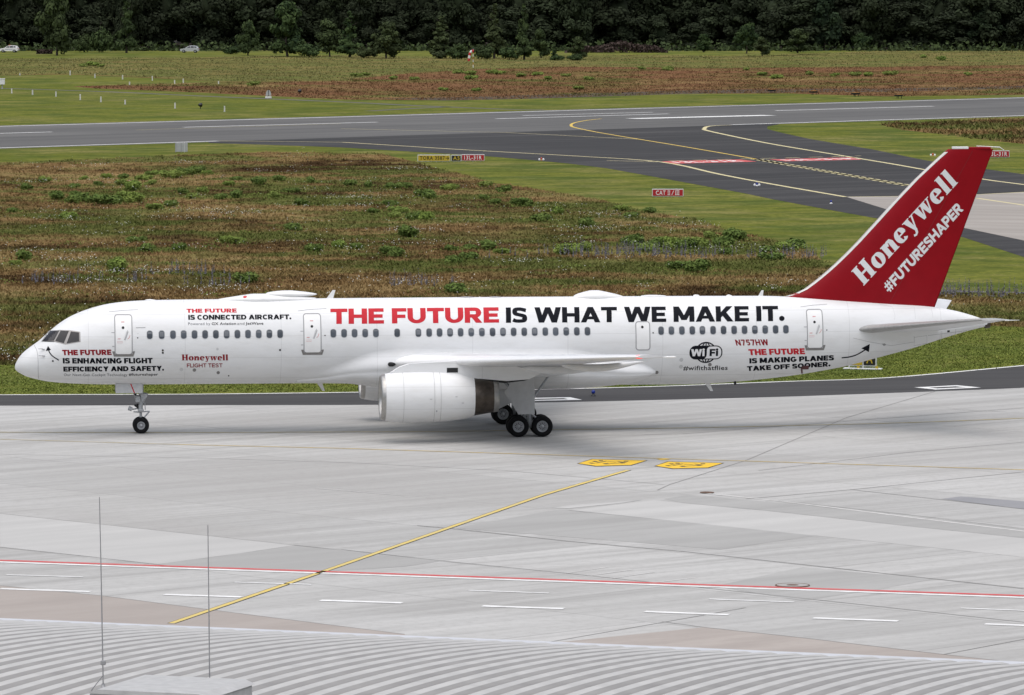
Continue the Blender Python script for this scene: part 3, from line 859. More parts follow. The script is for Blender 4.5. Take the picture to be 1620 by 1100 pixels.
F_TOP = pchip([(0, 3.20), (.015, 3.30), (.06, 3.41), (.15, 3.58), (.37, 3.86), (.72, 4.15), (1.08, 4.40), (1.72, 4.96), (2.15, 5.30), (2.72, 5.64), (3.29, 5.88), (3.86, 6.06), (4.42, 6.19), (4.99, 6.27), (5.71, 6.33), (6.77, 6.365), (9.75, 6.385), (25, 6.41), (35.76, 6.39), (37.3, 6.34), (40.08, 6.15), (42.15, 5.98), (44.16, 5.82), (45.11, 5.67), (46.58, 5.26), (46.95, 5.1)])
F_BOT = pchip([(0, 3.20), (.015, 3.12), (.06, 3.05), (.22, 2.93), (.57, 2.75), (1.07, 2.61), (1.63, 2.50), (2.83, 2.40), (4.26, 2.35), (6.04, 2.335), (14.4, 2.33), (25, 2.22), (29.6, 2.14), (31.8, 2.14), (33.25, 2.17), (34.71, 2.25), (36.17, 2.38), (37.62, 2.55), (39.07, 2.78), (40.09, 2.97), (41.45, 3.32), (43.46, 3.85), (45.22, 4.40), (46.52, 4.75), (46.95, 4.84)])
F_WID = pchip([(0, 0.0), (.015, .11), (.06, .25), (.15, .42), (.37, .68), (.72, .92), (1.08, 1.09), (1.72, 1.33), (2.5, 1.52), (3.3, 1.66), (4.4, 1.79), (5.5, 1.86), (6.6, 1.88), (31, 1.88), (34, 1.80), (37, 1.60), (40, 1.26), (43, .86), (45, .56), (46.5, .28), (46.95, .18)])
def fus_t(s, z):
    """Half-width of the fuselage skin at station s and height z."""
    a, b = F_TOP(s), F_BOT(s)
    q = (z - (a + b) / 2) / max((a - b) / 2, 1e-4)
    return F_WID(s) * math.sqrt(max(1 - q * q, 0.0))
def FS(u, v):
    t = 1.6
    for _ in range(40):
        s, z = SZ(u, v, t)
        t = 0.5 * t + 0.5 * fus_t(s, z)
    return s, z
def skin_point(s, z, eps=0.0, side=1, surf=fus_t):
    t = surf(s, z)
    if eps:
        h = 0.01
        ds = (surf(s + h, z) - surf(s - h, z)) / (2 * h); dz = (surf(s, z + h) - surf(s, z - h)) / (2 * h)
        n = Vector((-ds, 1.0, -dz)).normalized()
        return (s + n.x * eps, -side * (t + n.y * eps), z + n.z * eps)
    return (s, -side * t, z)

def tube_loft(name, stations, ring_fn, nseg, mat, parent, caps=True, matfn=None, mats=None):
    v, f, mi = [], [], []
    for s in stations:
        v += [ring_fn(s, 2 * math.pi * k / nseg) for k in range(nseg)]
    for i in range(len(stations) - 1):
        for k in range(nseg):
            k2 = (k + 1) % nseg
            f.append((i * nseg + k, (i + 1) * nseg + k, (i + 1) * nseg + k2, i * nseg + k2))
    m = MB(); m.add(v, f, 0, True)
    if caps:
        m.add(v[:nseg], [list(range(nseg))]); m.add(v[-nseg:], [list(range(nseg))])
    return m.build(name, mats or mat, parent)

ST = sorted(set([0.0, .004, .015, .03, .06, .1, .15, .21, .28, .37, .46, .58, .72, .88] + [1.0 + .14 * i for i in range(42)] + [7 + .6 * i for i in range(41)] + [31.6 + .24 * i for i in range(64)] + [46.95]))
def fus_ring(s, w):
    a, b = F_TOP(s), F_BOT(s)
    return (s, -F_WID(s) * math.sin(w), (a + b) / 2 + (a - b) / 2 * math.cos(w))
fuselage = tube_loft('fuselage', ST, fus_ring, 128, M_SKIN, plane)

def patch(name, polys, mat, eps, parent, side=1, surf=fus_t, step=(.3, .05), flat_to=None, jitter=0.00025):
    """Outline pieces in (station, height) laid on the skin as a thin film."""
    v, f, pc = bisected(polys, *step)
    P = [skin_point(x, y, eps + jitter * (pc[i] % 9), side, surf) for i, (x, y) in enumerate(v)]
    m = MB(); m.add(P, f)
    return m.build(name, mat, parent)

def text_on_skin(name, polys, width, TL, BL, BR, mat, parent, locate=FS, surf=fus_t, eps=0.006, step=(.3, .05)):
    a, b, c = locate(*TL), locate(*BL), locate(*BR)
    def mp(x, y):
        return (b[0] + (c[0] - b[0]) * x / width + (a[0] - b[0]) * y, b[1] + (c[1] - b[1]) * x / width + (a[1] - b[1]) * y)
    return patch(name, [[mp(x, y) for x, y in p] for p in polys], mat, eps, parent, 1, surf, step)

def caps(text, TL, BL, BR, mat, W=.3, B=.215, gap=.1, **k):
    p, w = layout(text, W, B, gap)
    parent = k.pop('parent', fuselage)
    x, part = 0.0, []
    for word in text.split(' '):            # each word a film of its own
        q, wq = layout(word, W, B, gap)
        n = len(part)
        text_on_skin('lettering', p[n:n + len(q)], w, TL, BL, BR, mat, parent, **k)
        part += q
def print_(text, TL, BL, BR, mat, bold=0.0, **k):
    p, w = font_polys(text, bold)
    p.sort(key=lambda t: min(a for a, _ in t))
    words_, hi = [[]], -9
    for t in p:                             # split at the blanks, each word a film of its own
        lo = min(a for a, _ in t)
        if lo - hi > .3 and words_[-1]: words_.append([])
        words_[-1].append(t); hi = max(hi, max(a for a, _ in t))
    for q in words_:
        text_on_skin('lettering', q, w, TL, BL, BR, mat, k.get('parent', fuselage))

caps('THE FUTURE', (522.5, 488.7), (522.9, 512.9), (789.6, 510.6), M_REDTXT, .345, .225, .085)
caps('IS WHAT WE MAKE IT.', (800, 486.7), (800.4, 511.0), (1241.2, 508.1), M_BLACK, .345, .225, .085)
caps('THE FUTURE', (98.1, 553.6), (99, 562.2), (176.8, 561.7), M_DRED, .40, .25, .08)
caps('IS ENHANCING FLIGHT', (99.2, 566.6), (99.6, 575.2), (241.6, 574.9), M_BLACK, .40, .25, .08)
caps('EFFICIENCY AND SAFETY.', (100, 580.2), (100.3, 588), (259.6, 586.6), M_BLACK, .40, .25, .08)
print_('Our Next-Gen Cockpit Technology', (101, 590.8), (101, 595), (201.4, 595), M_GREYT, .004)
print_('#futureshaper', (203.8, 590.4), (203.8, 594.5), (249.9, 594.2), M_BLACK, .02)
caps('THE FUTURE', (294.8, 488.8), (295.2, 495.1), (374.7, 494.7), M_REDTXT, .38, .24, .08)
caps('IS CONNECTED AIRCRAFT.', (297.6, 498.6), (297.9, 506.2), (461, 505.4), M_BLACK, .38, .24, .08)
print_('Powered by', (297.6, 510.3), (297.8, 514.6), (332.8, 514.4), M_GREYT)
print_('GX Aviation', (334.8, 510.2), (334.8, 514.5), (373.5, 514.2), M_BLACK, .02)
print_('and', (375.4, 510), (375.4, 514.2), (386.7, 514.1), M_GREYT)
print_('JetWave', (388.6, 509.8), (388.6, 514), (416.8, 513.8), M_BLACK, .02)
p_, w_ = layout('Honeywell', logo=True)
text_on_skin('lettering', p_, w_, (287.5, 561), (287.7, 570.3), (361, 570.2), M_DRED, fuselage)
caps('FLIGHT TEST', (295.4, 575.2), (295.7, 581.4), (352.2, 581.2), M_DRED, .24, .18, .14)
caps('N757HW', (1162.4, 537.5), (1165, 546.9), (1216.5, 546.4), M_DRED, .33, .2, .2)
caps('THE FUTURE', (1183.7, 552.6), (1185, 562.1), (1273.8, 560.5), M_REDTXT, .40, .25, .08)
caps('IS MAKING PLANES', (1185.4, 567), (1185.6, 575.2), (1319.2, 570), M_BLACK, .40, .25, .08)
caps('TAKE OFF SOONER.', (1181.6, 579.6), (1182.2, 587.2), (1313.8, 579.6), M_BLACK, .40, .25, .08)
print_('#wifithatflies', (1081, 578.7), (1080.8, 585.8), (1151, 585.2), M_BLACK, .016)

def fs_poly(px): return [FS(*p) for p in px]
# curved arrows
def arrow(shaft, head, w):
    P = [FS(p.x, p.y) for p in smooth_line(shaft, 5)]
    patch('arrow_mark', stroke(P, w, w), M_BLACK, .006, fuselage)
    patch('arrow_mark', [fs_poly(head)], M_BLACK, .009, fuselage)
arrow([(77, 554.2), (78.6, 558), (83, 563.4), (93.2, 570.2)], [(76.1, 547.7), (72.4, 555.6), (80.6, 553.8)], .05)
arrow([(1331.5, 566.3), (1345, 564.6), (1357, 560.5), (1369.5, 553)], [(1375.9, 544.4), (1362.6, 551.2), (1374.6, 557)], .06)

# wireless emblem: globe behind a two-tone capsule
c_ = FS(1116.8, 557.9); e_ = FS(1133.8, 557.9); g_ = FS(1116.8, 541.0)
er, eh = e_[0] - c_[0], g_[1] - c_[1]
def emblem(polys, mat, eps): patch('wireless_emblem', [[(c_[0] + x * er, c_[1] + y * eh) for x, y in p] for p in polys], mat, eps, fuselage)
gl = ring(0, 0, .94, .94, .12, .12, 40)
for k in (.42,):
    gl += ring(0, 0, k, .93, .1, .06, 36)
gl += rect(-.05, -.9, .05, .9)
emblem(gl, M_BLACK, .005)
def capsule(hw, hh, r, n=8):
    pts = []
    for sx, sy, a in ((1, 1, 0), (-1, 1, 90), (-1, -1, 180), (1, -1, 270)):
        pts += [(sx * (hw - r) + r * math.cos(R(a + 90 * k / n)), sy * (hh - r) + r * math.sin(R(a + 90 * k / n))) for k in range(n + 1)]
    return pts
emblem([capsule(1.53, .65, .58)], M_BLACK, .009)
right = [(-.12, -.56), (.02, -.42), (.08, -.2), (.08, .22)] + [(.42 + .34 * math.cos(R(a)), .22 + .34 * math.sin(R(a))) for a in range(170, 89, -16)] + [(.95, .56)] + [(.95 + .47 * math.cos(R(a)), .09 + .47 * math.sin(R(a))) for a in range(80, -1, -16)] + [(.95 + .47 * math.cos(R(a)), -.09 + .47 * math.sin(R(a))) for a in range(0, -91, -18)]
emblem([right[::-1]], M_OFFW, .013)
for txt, x0, x1, mt in (('Wi', -1.38, -.12, M_OFFW), ('Fi', .34, 1.14, M_BLACK)):
    q, w = layout(txt, .36, .24, .1)
    emblem([[(x0 + x * (x1 - x0) / w, -.33 + y * .66) for x, y in p] for p in q], mt, .017)

M_PINK = plain('faded_red_print', (0.62, 0.30, 0.30), 0.5)
# cabin windows ------------------------------------------------------
WINX = [236.9, 255.8, 273.7, 290.7, 307.8, 324.5, 341.6, 358.6, 375.6, 392.4, 409.4, 426.2, 443.2,
        527.4, 544.4, 561, 577.8, 594.8, 628.4, 661.9, 679, 695.5, 712.1, 728.8, 745.6, 762.5, 779.4, 795.9, 812.7, 829.5, 846, 862.8, 879.2, 895.9, 912.7, 929.5,
        1046.1, 1062.4, 1079, 1095.5, 1111.6, 1128.5, 1145.2, 1162, 1178.6, 1195.1, 1211.6, 1228.2, 1244.7]
def rounded(cx, cz, hw, hh, r, n=5):
    return [(cx + x, cz + y) for x, y in capsule(hw, hh, r, n)]
def ring_polys(outer, inner):
    n = len(outer)
    return [[outer[i], outer[(i + 1) % n], inner[(i + 1) % n], inner[i]] for i in range(n)]
rw = random.Random(3)
M_BLIND = plain('window_blind', (0.30, 0.31, 0.32), 0.5, var=0.1)
for i, x in enumerate(WINX):
    s, _ = SZ(x, 527, 1.86)
    z = 4.82 + (x - 237) / 1000 * .042
    v, f, pc = bisected(ring_polys(rounded(s, z, .152, .215, .125), rounded(s, z, .130, .192, .108)), 0, .05)
    m = MB(); m.add([skin_point(a, b, .008) for a, b in v], f, 0)
    v, f, pc = bisected([rounded(s, z, .132, .194, .11)], 0, .05)
    m.add([skin_point(a, b, .005) for a, b in v], f, 1)
    if rw.random() < .45:       # blind pulled part-way behind the pane
        h = rw.choice((.06, .1, .16, .24))
        v, f, pc = bisected([[(s - .10, z + .15 - h), (s + .10, z + .15 - h), (s + .10, z + .14), (s - .10, z + .14)]], 0, .05)
        m.add([skin_point(a, b, .0065) for a, b in v], f, 2)
    m.build('cabin_window', [plain('window_surround', (0.50, 0.505, 0.51), 0.45, 0.2), M_GLASS, plain('tinted_blind', (0.15, 0.16, 0.175), 0.2, var=0.1)], plane)

# doors ----------------------------------------------------------------
def door(x0, x1, y0, y1, sill=True, exit_hatch=False):
    s0, z1 = FS(x0, y0); s1, _ = FS(x1, y0); _, z0 = FS((x0 + x1) / 2, y1)
    cs, cz, hw, hh = (s0 + s1) / 2, (z0 + z1) / 2, (s1 - s0) / 2, (z1 - z0) / 2
    d = patch('door', [rounded(cs, cz, hw - .03, hh - .03, .1)], M_WHITE, .006, plane)
    patch('door_seam', ring_polys(rounded(cs, cz, hw + .015, hh + .015, .15), rounded(cs, cz, hw - .03, hh - .03, .11)), M_SEAM, .009, d)
    patch('porthole', [[(cs - .02 + .065 * math.cos(R(a)), cz + (.62 if exit_hatch else .36) * hh + .065 * math.sin(R(a))) for a in range(0, 360, 30)]], M_DARK, .012, d)
    if not exit_hatch:
        patch('handle_recess', [[(cs + .02, cz - .22), (cs + .09, cz - .25), (cs + .24, cz + .14), (cs + .2, cz + .24), (cs + .12, cz + .12)]], M_GREYP, .010, d)
        m = MB(); a, b = skin_point(cs + .05, cz - .2, .03), skin_point(cs + .2, cz + .16, .03)
        m.tube(a, b, .022, n=8); m.build('handle', M_GREYP, d)
        patch('warning_mark', stroke(arc(cs + .08, cz - .02, .22, .2, -60, 5, 6), .025, .025), M_PINK, .012, d)
        patch('warning_mark', rect(cs - .1, cz + .78 * hh - .15, cs + .05, cz + .78 * hh - .11) + rect(cs - .28, cz - .2, cs - .14, cz - .165) + stroke([(cs - .3, cz - .3), (cs - .05, cz - .3), (cs - .05, cz - .37), (cs - .3, cz - .37)], .012, .012, True), M_PINK, .012, d)
        patch('hinge_mark', rect(cs - hw - .16, cz + .10, cs - hw - .02, cz + .125) + rect(cs - hw - .13, cz - .55, cs - hw - .03, cz - .52), M_SEAM, .009, d)
        patch('door_seam', stroke([(cs - hw - .25, z1 + .12), (cs, z1 + .19), (cs + hw + .3, z1 + .22)], .015, .015), M_SEAM, .009, d)
    if sill:
        patch('sill_plate', [[(cs - hw - .13, z0 + .16), (cs - hw - .02, z0 + .16), (cs - hw - .0, z0 + .03), (cs + hw, z0 + .03), (cs + hw + .02, z0 + .16), (cs + hw + .13, z0 + .16), (cs + hw + .05, z0 - .09), (cs - hw - .05, z0 - .09)]], M_SILL, .012, d)
    return d
door(181, 208.5, 498, 561.3)
door(479.5, 507, 496.4, 558.6)
door(1005.2, 1027.6, 509, 554, False, True)
door(1275, 1300, 489.8, 551.4)

# flight-deck glazing ---------------------------------------------------
PANES = [[(79.6, 523.9), (93.9, 523.4), (85.4, 539.3), (67.6, 539.3)],
         [(96.2, 523.4), (109.0, 524), (101.0, 543.2), (87.4, 539.7)],
         [(112.4, 524.7), (125.0, 526.3), (125.4, 540.2), (105.4, 543.6)]]
SUR = [(77.2, 523.2), (94.5, 522.1), (110.5, 522.6), (127, 525.2), (127.4, 541.2), (103.6, 545.4), (86, 541), (65.2, 540.6)]
for side in (1, -1):
    patch('windscreen_surround', [fs_poly(SUR)], M_FRAMEG, .006, plane, side, step=(.08, .05))
    for p in PANES:
        patch('cockpit_window', [fs_poly(p)], M_WSHIELD, .012, plane, side, step=(.08, .05))
    patch('windscreen_wiper', [fs_poly([(66, 540.2), (86, 541.2), (86.5, 540.2), (67, 539.4)])], M_DARK, .016, plane, side, step=(.08, .05))
# small skin marks: radome joint, ports, drains
patch('radome_joint', stroke([(p.x, p.y) for p in smooth_line([FS(54.3, 546.5), FS(58.6, 556), FS(60.3, 570), FS(60.4, 586), FS(60.8, 599)], 4)], .018, .018), M_SEAM, .005, fuselage, step=(.08, .05))
for x, y, r, mt in [(257.6, 554.5, .05, M_DARK), (257.6, 558.3, .05, M_DARK), (287, 584.6, .085, M_GREYP), (307.5, 585.6, .085, M_SILL), (345.2, 589.7, .08, M_SILL), (344, 552.4, .06, M_GREYP), (443, 554, .05, M_DARK), (361.8, 594.6, .035, M_DARK),
                    (1039, 589.4, .085, M_SILL), (1077.8, 569.4, .095, M_GREYP), (1077.2, 580.3, .095, M_GREYP), (1123, 577, .09, M_SILL), (83.6, 571.3, .045, M_DARK), (1308, 522.4, .03, M_DARK), (514.2, 531, .03, M_DARK), (1033.3, 526.8, .035, M_DARK), (218.3, 527.8, .02, M_GREYP), (217.8, 534.8, .03, M_DARK)]:
    s, z = FS(x, y)
    patch('service_port', [[(s + r * math.cos(R(a)), z + r * math.sin(R(a))) for a in range(0, 360, 24)]], mt, .007, fuselage)
patch('placard', [fs_poly([(215, 518.3), (230, 518), (230, 519), (215, 519.3)])], M_SEAM, .007, fuselage)
for x, y in ((68, 553.3), (68, 563.4)):
    s, z = FS(x, y); a = skin_point(s, z, .09)
    m = MB(); m.tube(skin_point(s + .08, z, 0), a, .03); m.tube(a, (a[0] - .17, a[1], a[2]), .02)
    m.build('pitot_probe', M_GEAR, plane)

# wing-body fairing -----------------------------------------------------
W_TOP = pchip([(13.4, 2.75), (14.6, 3.05), (15.5, 3.4), (16.3, 3.72), (17.1, 3.95), (18, 4.05), (26, 4.02), (27.5, 3.85), (29.0, 3.5), (30.0, 3.25), (30.4, 3.05), (30.6, 2.9)])
W_BOT = pchip([(13.4, 2.345), (14.4, 2.335), (15.7, 2.32), (17.2, 2.15), (19, 2.02), (25, 1.97), (26.2, 1.98), (27.4, 2.03), (28.7, 2.14), (29.7, 2.30), (30.3, 2.50), (30.6, 2.70)])
W_OUT = pchip([(13.4, 0.0), (14.5, .07), (15.5, .22), (16.5, .42), (17.5, .56), (19, .66), (21, .70), (26, .70), (28, .66), (29.3, .55), (30.1, .36), (30.45, .18), (30.6, .04)])
def wbf_section(s, n=15):
    top, bot, b = W_TOP(s), W_BOT(s), W_OUT(s)
    zm = bot + .46 * (top - bot)
    up, lo = [], []
    for k in range(n + 1):
        z = top - (top - zm) * k / n
        g = k / n
        up.append((fus_t(s, z) + b * g * g * (3 - 2 * g) * .98 + .004 * (g > 0), z))
    t0 = up[-1][0]
    for k in range(1, n + 1):
        a = math.pi / 2 * k / n
        lo.append((t0 * math.cos(a) ** .8 if k < n else 0.0, zm - (zm - bot) * math.sin(a)))
    half = up + lo
    return half
m = MB(); rows = []
for i in range(160):
    s_ = 13.4 + (30.6 - 13.4) * i / 159
    h = wbf_section(s_)
    rows.append([(s_, -t, z) for t, z in h] + [(s_, t, z) for t, z in h[:-1]][::-1])
k = len(rows[0])
m.add([p for r in rows for p in r], [(i * k + j, i * k + j + 1, (i + 1) * k + j + 1, (i + 1) * k + j) for i in range(len(rows) - 1) for j in range(k - 1)], 0, True)
m.build('wing_fairing', M_SKIN, plane)

# wings ------------------------------------------------------------------
def foil(n=18, th=.12, camber=.02):
    xs = [0.5 * (1 - math.cos(math.pi * k / n)) for k in range(n + 1)]
    yt = lambda x: 5 * th * (.2969 * math.sqrt(x) - .126 * x - .3516 * x * x + .2843 * x ** 3 - .1036 * x ** 4)
    yc = lambda x: camber * 4 * x * (1 - x)
    up = [(x, yc(x) + yt(x)) for x in xs[::-1]]
    lo = [(x, yc(x) - yt(x)) for x in xs[1:-1]]
    return up + lo
def lifting(name, secs, side, mat, parent, n=18, cap=True, mats=None, le=None):
    """secs: (t, s of leading edge, chord, z of leading edge, thickness, incidence degrees)."""
    rows = []
    for t, s, c, z, th, inc in secs:
        ci, si = math.cos(R(inc)), math.sin(R(inc))
        rows.append([(s + c * (x * ci + y * si), -side * t, z + c * (y * ci - x * si)) for x, y in foil(n, th)])
    k = len(rows[0])
    m = MB()
    v = [p for r in rows for p in r]
    f, fle = [], []
    for i in range(len(rows) - 1):
        for j in range(k):
            q = (i * k + j, i * k + (j + 1) % k, (i + 1) * k + (j + 1) % k, (i + 1) * k + j)
            (fle if le and n - le <= j < n + le else f).append(q)
    m.add(v, f, 0, True)
    if fle: m.add(v, fle, 1, True)
    if cap: m.add(rows[-1], [list(range(k))], 0)
    return m.build(name, mats or mat, parent)
def wing_le(t):
    return 17.9 + (27.35 - 17.9) * (t - 1.9) / 17.1
def wing_te(t):
    return 26.1 if t < 6.3 else 26.1 + (29.15 - 26.1) * (t - 6.3) / 12.7
def wing_z(t): return 3.38 + .085 * (t - 1.9)
M_WING = plain('wing_white', (0.62, 0.625, 0.635), 0.4, var=0.10, scale=1.1)
M_WEDGE = plain('wing_edge', (0.78, 0.78, 0.78), 0.3, var=0.03)
for side in (1, -1):
    ts = [.6, 1.9, 3.2, 4.6, 6.3, 8, 10, 12, 14, 16, 17.6, 18.5, 18.9]
    secs = []
    for t in ts:
        sl, c = wing_le(t), wing_te(t) - wing_le(t)
        if t > 18: sl += (t - 18) ** 2 * .35; c -= (t - 18) ** 2 * .35
        secs.append((t, sl, c, wing_z(t), .118 - .025 * min(1, t / 14), 2.6 - 2.2 * t / 19))
    wing = lifting('wing', secs, side, None, plane, mats=[M_WING, M_WEDGE], le=4)
    for xc, wd, nm in ((.085, .004, 'slat_edge'), (.70, .005, 'flap_edge')):
        rows = []
        for t in (7.6, 8, 9, 10, 11, 12, 13, 14, 15, 16, 17, 18):
            sl, c = wing_le(t), wing_te(t) - wing_le(t)
            th, inc = .118 - .025 * min(1, t / 14), R(2.6 - 2.2 * t / 19)
            r = []
            for x in (xc, xc + wd + .012 / c):
                y = .02 * 4 * x * (1 - x) - 5 * th * (.2969 * math.sqrt(x) - .126 * x - .3516 * x * x + .2843 * x ** 3 - .1036 * x ** 4) - .007 / c
                r.append((sl + c * (x * math.cos(inc) + y * math.sin(inc)), -side * t, wing_z(t) + c * (y * math.cos(inc) - x * math.sin(inc))))
            rows.append(r)
        m = MB()
        m.add([p for r in rows for p in r], [(2 * i, 2 * i + 1, 2 * i + 3, 2 * i + 2) for i in range(len(rows) - 1)])
        m.build(nm, M_SEAM, wing)
    for t, L, h in ((4.1, 4.6, .30), (8.6, 4.4, .28), (12.4, 3.9, .24)):
        te, zt = wing_te(t), wing_z(t) - .04 * (wing_te(t) - wing_le(t))
        s0, s1 = te - L + 1.15, te + 1.15
        def fr(s, w, s0=s0, s1=s1, h=h, zt=zt, t=t):
            q = (s - s0) / (s1 - s0)
            r = (q ** .55) * (1 - q) ** .75 * 1.75
            cz = zt - .12 - .18 * math.sin(math.pi * min(q * 1.1, 1)) + (.12 * q)
            return (s, -side * (t + .2 * r * math.sin(w)), cz + h * r * math.cos(w))
        tube_loft('flap_fairing', [s0 + (s1 - s0) * (k / 24) for k in range(25)], fr, 16, M_WING, wing, caps=False)
    m = MB()
    m.lathe([(0, .01), (.06, .06), (.2, .09), (.36, .07), (.46, .01)], 12, 'x', (27.45, -side * 18.72, wing_z(18.9) - .01))
    red = plain('lit_red_lens' if side == 1 else 'green_lens', (0.45, 0.01, 0.01) if side == 1 else (0.02, 0.4, 0.15), 0.2)
    bb = red.node_tree.nodes['Principled BSDF']
    S(bb, 'Emission Color', (1, .035, .015, 1) if side == 1 else (.05, 1, .4, 1)); S(bb, 'Emission Strength', 1.1)
    m.build('navigation_light', red, wing)
    m = MB(); t = 18.93
    m.lathe([(0, .01), (.2, .045), (.5, .05), (.62, .01)], 8, 'x', (28.7, -side * t, wing_z(t) - .02))
    m.build('static_wick', M_WHITE, wing)
    # landing light in the wing root
    m = MB()
    m.lathe([(0, .01), (.03, .07), (.10, .105), (.22, .10), (.32, .07), (.38, .01)], 16, 'x', (17.66, -side * 2.12, 3.36))
    m.build('landing_light', M_DARK, wing)

# engines ------------------------------------------------------------------
for side in (1, -1):
    tc = -side * 6.45
    zc = 2.13
    m = MB()
    m.lathe([(17.17, 1.10), (17.5, 1.155), (18.1, 1.19), (19.2, 1.195), (20.0, 1.16), (20.6, 1.10), (21.1, 1.0), (21.36, .915)], 56, 'x', (0, tc, zc))
    m.lathe([(21.36, .915), (21.35, .87), (21.1, .8)], 56, 'x', (0, tc, zc))
    eng = m.build('engine', M_SKIN, plane)
    m = MB()
    m.lathe([(17.17, 1.10), (17.04, 1.075), (16.97, 1.035), (16.95, .99), (16.98, .95), (17.08, .915), (17.3, .895)], 56, 'x', (0, tc, zc))
    m.build('intake_lip', M_METAL, eng)
    m = MB(); m.lathe([(17.3, .895), (17.9, .92), (18.3, .93)], 48, 'x', (0, tc, zc)); m.build('intake_duct', M_GREYP, eng)
    m = MB()
    m.lathe([(18.28, .93), (18.3, .25)], 48, 'x', (0, tc, zc), smooth=False)
    m.build('fan', M_DARK, eng)
    m = MB(); m.lathe([(17.78, .005), (17.9, .1), (18.1, .2), (18.3, .27)], 24, 'x', (0, tc, zc)); m.build('spinner', M_GREYP, eng)
    m = MB()
    m.lathe([(21.3, .885), (21.36, .90), (21.8, .83), (22.27, .745)], 48, 'x', (0, tc, zc)); m.build('exhaust_sleeve', M_TITAN, eng)
    m = MB()
    m.lathe([(22.27, .752), (22.52, .715), (22.52, .66), (21.9, .62)], 48, 'x', (0, tc, zc)); m.build('exhaust_nozzle', M_METAL, eng)
    m = MB(); m.lathe([(21.9, .62), (21.92, .05)], 32, 'x', (0, tc, zc), smooth=False); m.build('exhaust_core', M_DARK, eng)
    # hair-line joints round the cowl
    m = MB()
    for s, r in ((17.98, 1.1895), (19.42, 1.1955), (19.72, 1.184)):
        m.lathe([(s, r + .004), (s + .016, r + .004)], 56, 'x', (0, tc, zc))
    m.build('cowl_joint', plain('pale_joint', (0.42, 0.42, 0.42), 0.5), eng)
    m = MB()
    m.box(19.5, 19.56, tc - 1.04, tc - 1.0, 1.5, 1.75); m.box(19.2, 19.3, tc - 1.2, tc - 1.19, 2.1, 2.12); m.box(20.4, 20.5, tc - 1.125, tc - 1.115, 2.2, 2.22); m.box(20.7, 20.8, tc - 1.07, tc - 1.05, 1.9, 1.92)
    if side == 1: m.build('latch', M_SEAM, eng)
    # pylon
    P = [(17.45, 3.29), (17.87, 3.56), (18.35, 3.71), (19.9, 3.78), (21.1, 3.85), (23.2, 3.6), (24.5, 3.2), (23.95, 2.93), (22.9, 2.86), (21.6, 2.98), (21.3, 2.9), (20.5, 3.0), (19, 3.1)]
    m = MB()
    m.prism(P, tc - .19, tc + .19)
    py = m.build('pylon', M_SKIN, eng)
    m = MB(); m.box(20.08, 20.6, tc - .205, tc + .205, 3.28, 3.5); m.build('vent', M_DARK, eng)
    m = MB(); m.prism([(21.6, 2.98), (22.9, 2.86), (23.95, 2.93), (24.3, 3.1), (23.7, 2.86), (22.8, 2.76), (21.7, 2.87)], tc - .17, tc + .17); m.build('heat_shield', M_DARK, eng)

# tail -----------------------------------------------------------------
FIN_LE = pchip([(5.4, 36.4), (6.34, 37.05), (6.56, 37.75), (6.85, 38.2), (7.25, 38.72), (7.85, 39.42), (13.38, 44.93), (13.5, 45.1)])
def fin_te(z): return 44.40 + (47.23 - 44.40) * (z - 5.8) / (13.45 - 5.8)
def fin_t(s, z):
    le, te = FIN_LE(z), fin_te(z)
    c = te - le
    x = min(max((s - le) / c, 0), 1)
    th = .095 if c < 6 else .57 / c
    return c * 5 * th * (.2969 * math.sqrt(x) - .126 * x - .3516 * x * x + .2843 * x ** 3 - .1036 * x ** 4) * .95
zs = [5.6, 6.0, 6.2, 6.34, 6.45, 6.56, 6.7, 6.85, 7.05, 7.25, 7.55, 7.85, 8.4, 9, 10, 11, 12, 13, 13.38, 13.44]
m = MB(); rows = []
xs = [0, .004, .015, .03] + [.5 * (1 - math.cos(math.pi * k / 16)) for k in range(3, 17)]
for z in zs:
    le, te = FIN_LE(z), fin_te(z)
    pr = [(le + (te - le) * x, z) for x in xs]
    rows.append([(s, -fin_t(s, z), z) for s, z in pr] + [(s, fin_t(s, z), z) for s, z in pr[1:-1]][::-1])
k = len(rows[0])
v = [p for r in rows for p in r]
m.add(v, [(i * k + j, i * k + (j + 1) % k, (i + 1) * k + (j + 1) % k, (i + 1) * k + j) for i in range(len(rows) - 1) for j in range(k)], 0, True)
m.add(rows[-1], [list(range(k))], 0)
fin = m.build('tail_fin', M_RED, plane)
# bare leading edge strip
m = MB(); rows = []
for z in [6.36, 6.5, 6.7, 6.85, 7.05, 7.25, 7.55, 7.85, 8.4, 9, 10, 10.6, 11, 12, 13, 13.3]:
    le = FIN_LE(z)
    wd = .07 if 9 < z < 9.2 else .16
    rows.append([(le + wd, -fin_t(le + wd, z) - .006, z), (le + .05, -fin_t(le + .05, z) - .01, z), (le - .012, 0, z), (le + .05, fin_t(le + .05, z) + .01, z), (le + wd, fin_t(le + wd, z) + .006, z)])
v = [p for r in rows for p in r]
m.add(v, [(i * 5 + j, i * 5 + j + 1, i * 5 + j + 6, i * 5 + j + 5) for i in range(len(rows) - 1) for j in range(4)], 0, True)
m.build('leading_edge', plain('grey_leading_edge', (0.55, 0.54, 0.52), 0.35, 0.3), fin)
def FF(u, v_): return SZ(u, v_, .2)
def fin_patch(polys, mat, eps=.006): return patch('fin_mark', polys, mat, eps, fin, 1, fin_t, (.25, .25))
p_, w_ = layout('Honeywell', logo=True)
text_on_skin('fin_lettering', p_, w_, (1346.2, 429.5), (1366.2, 452.3), (1516.2, 289.5), M_OFFW, fin, FF, fin_t, .006, (.2, .2))
p_, w_ = layout('#FUTURESHAPER', .33, .24, .085)
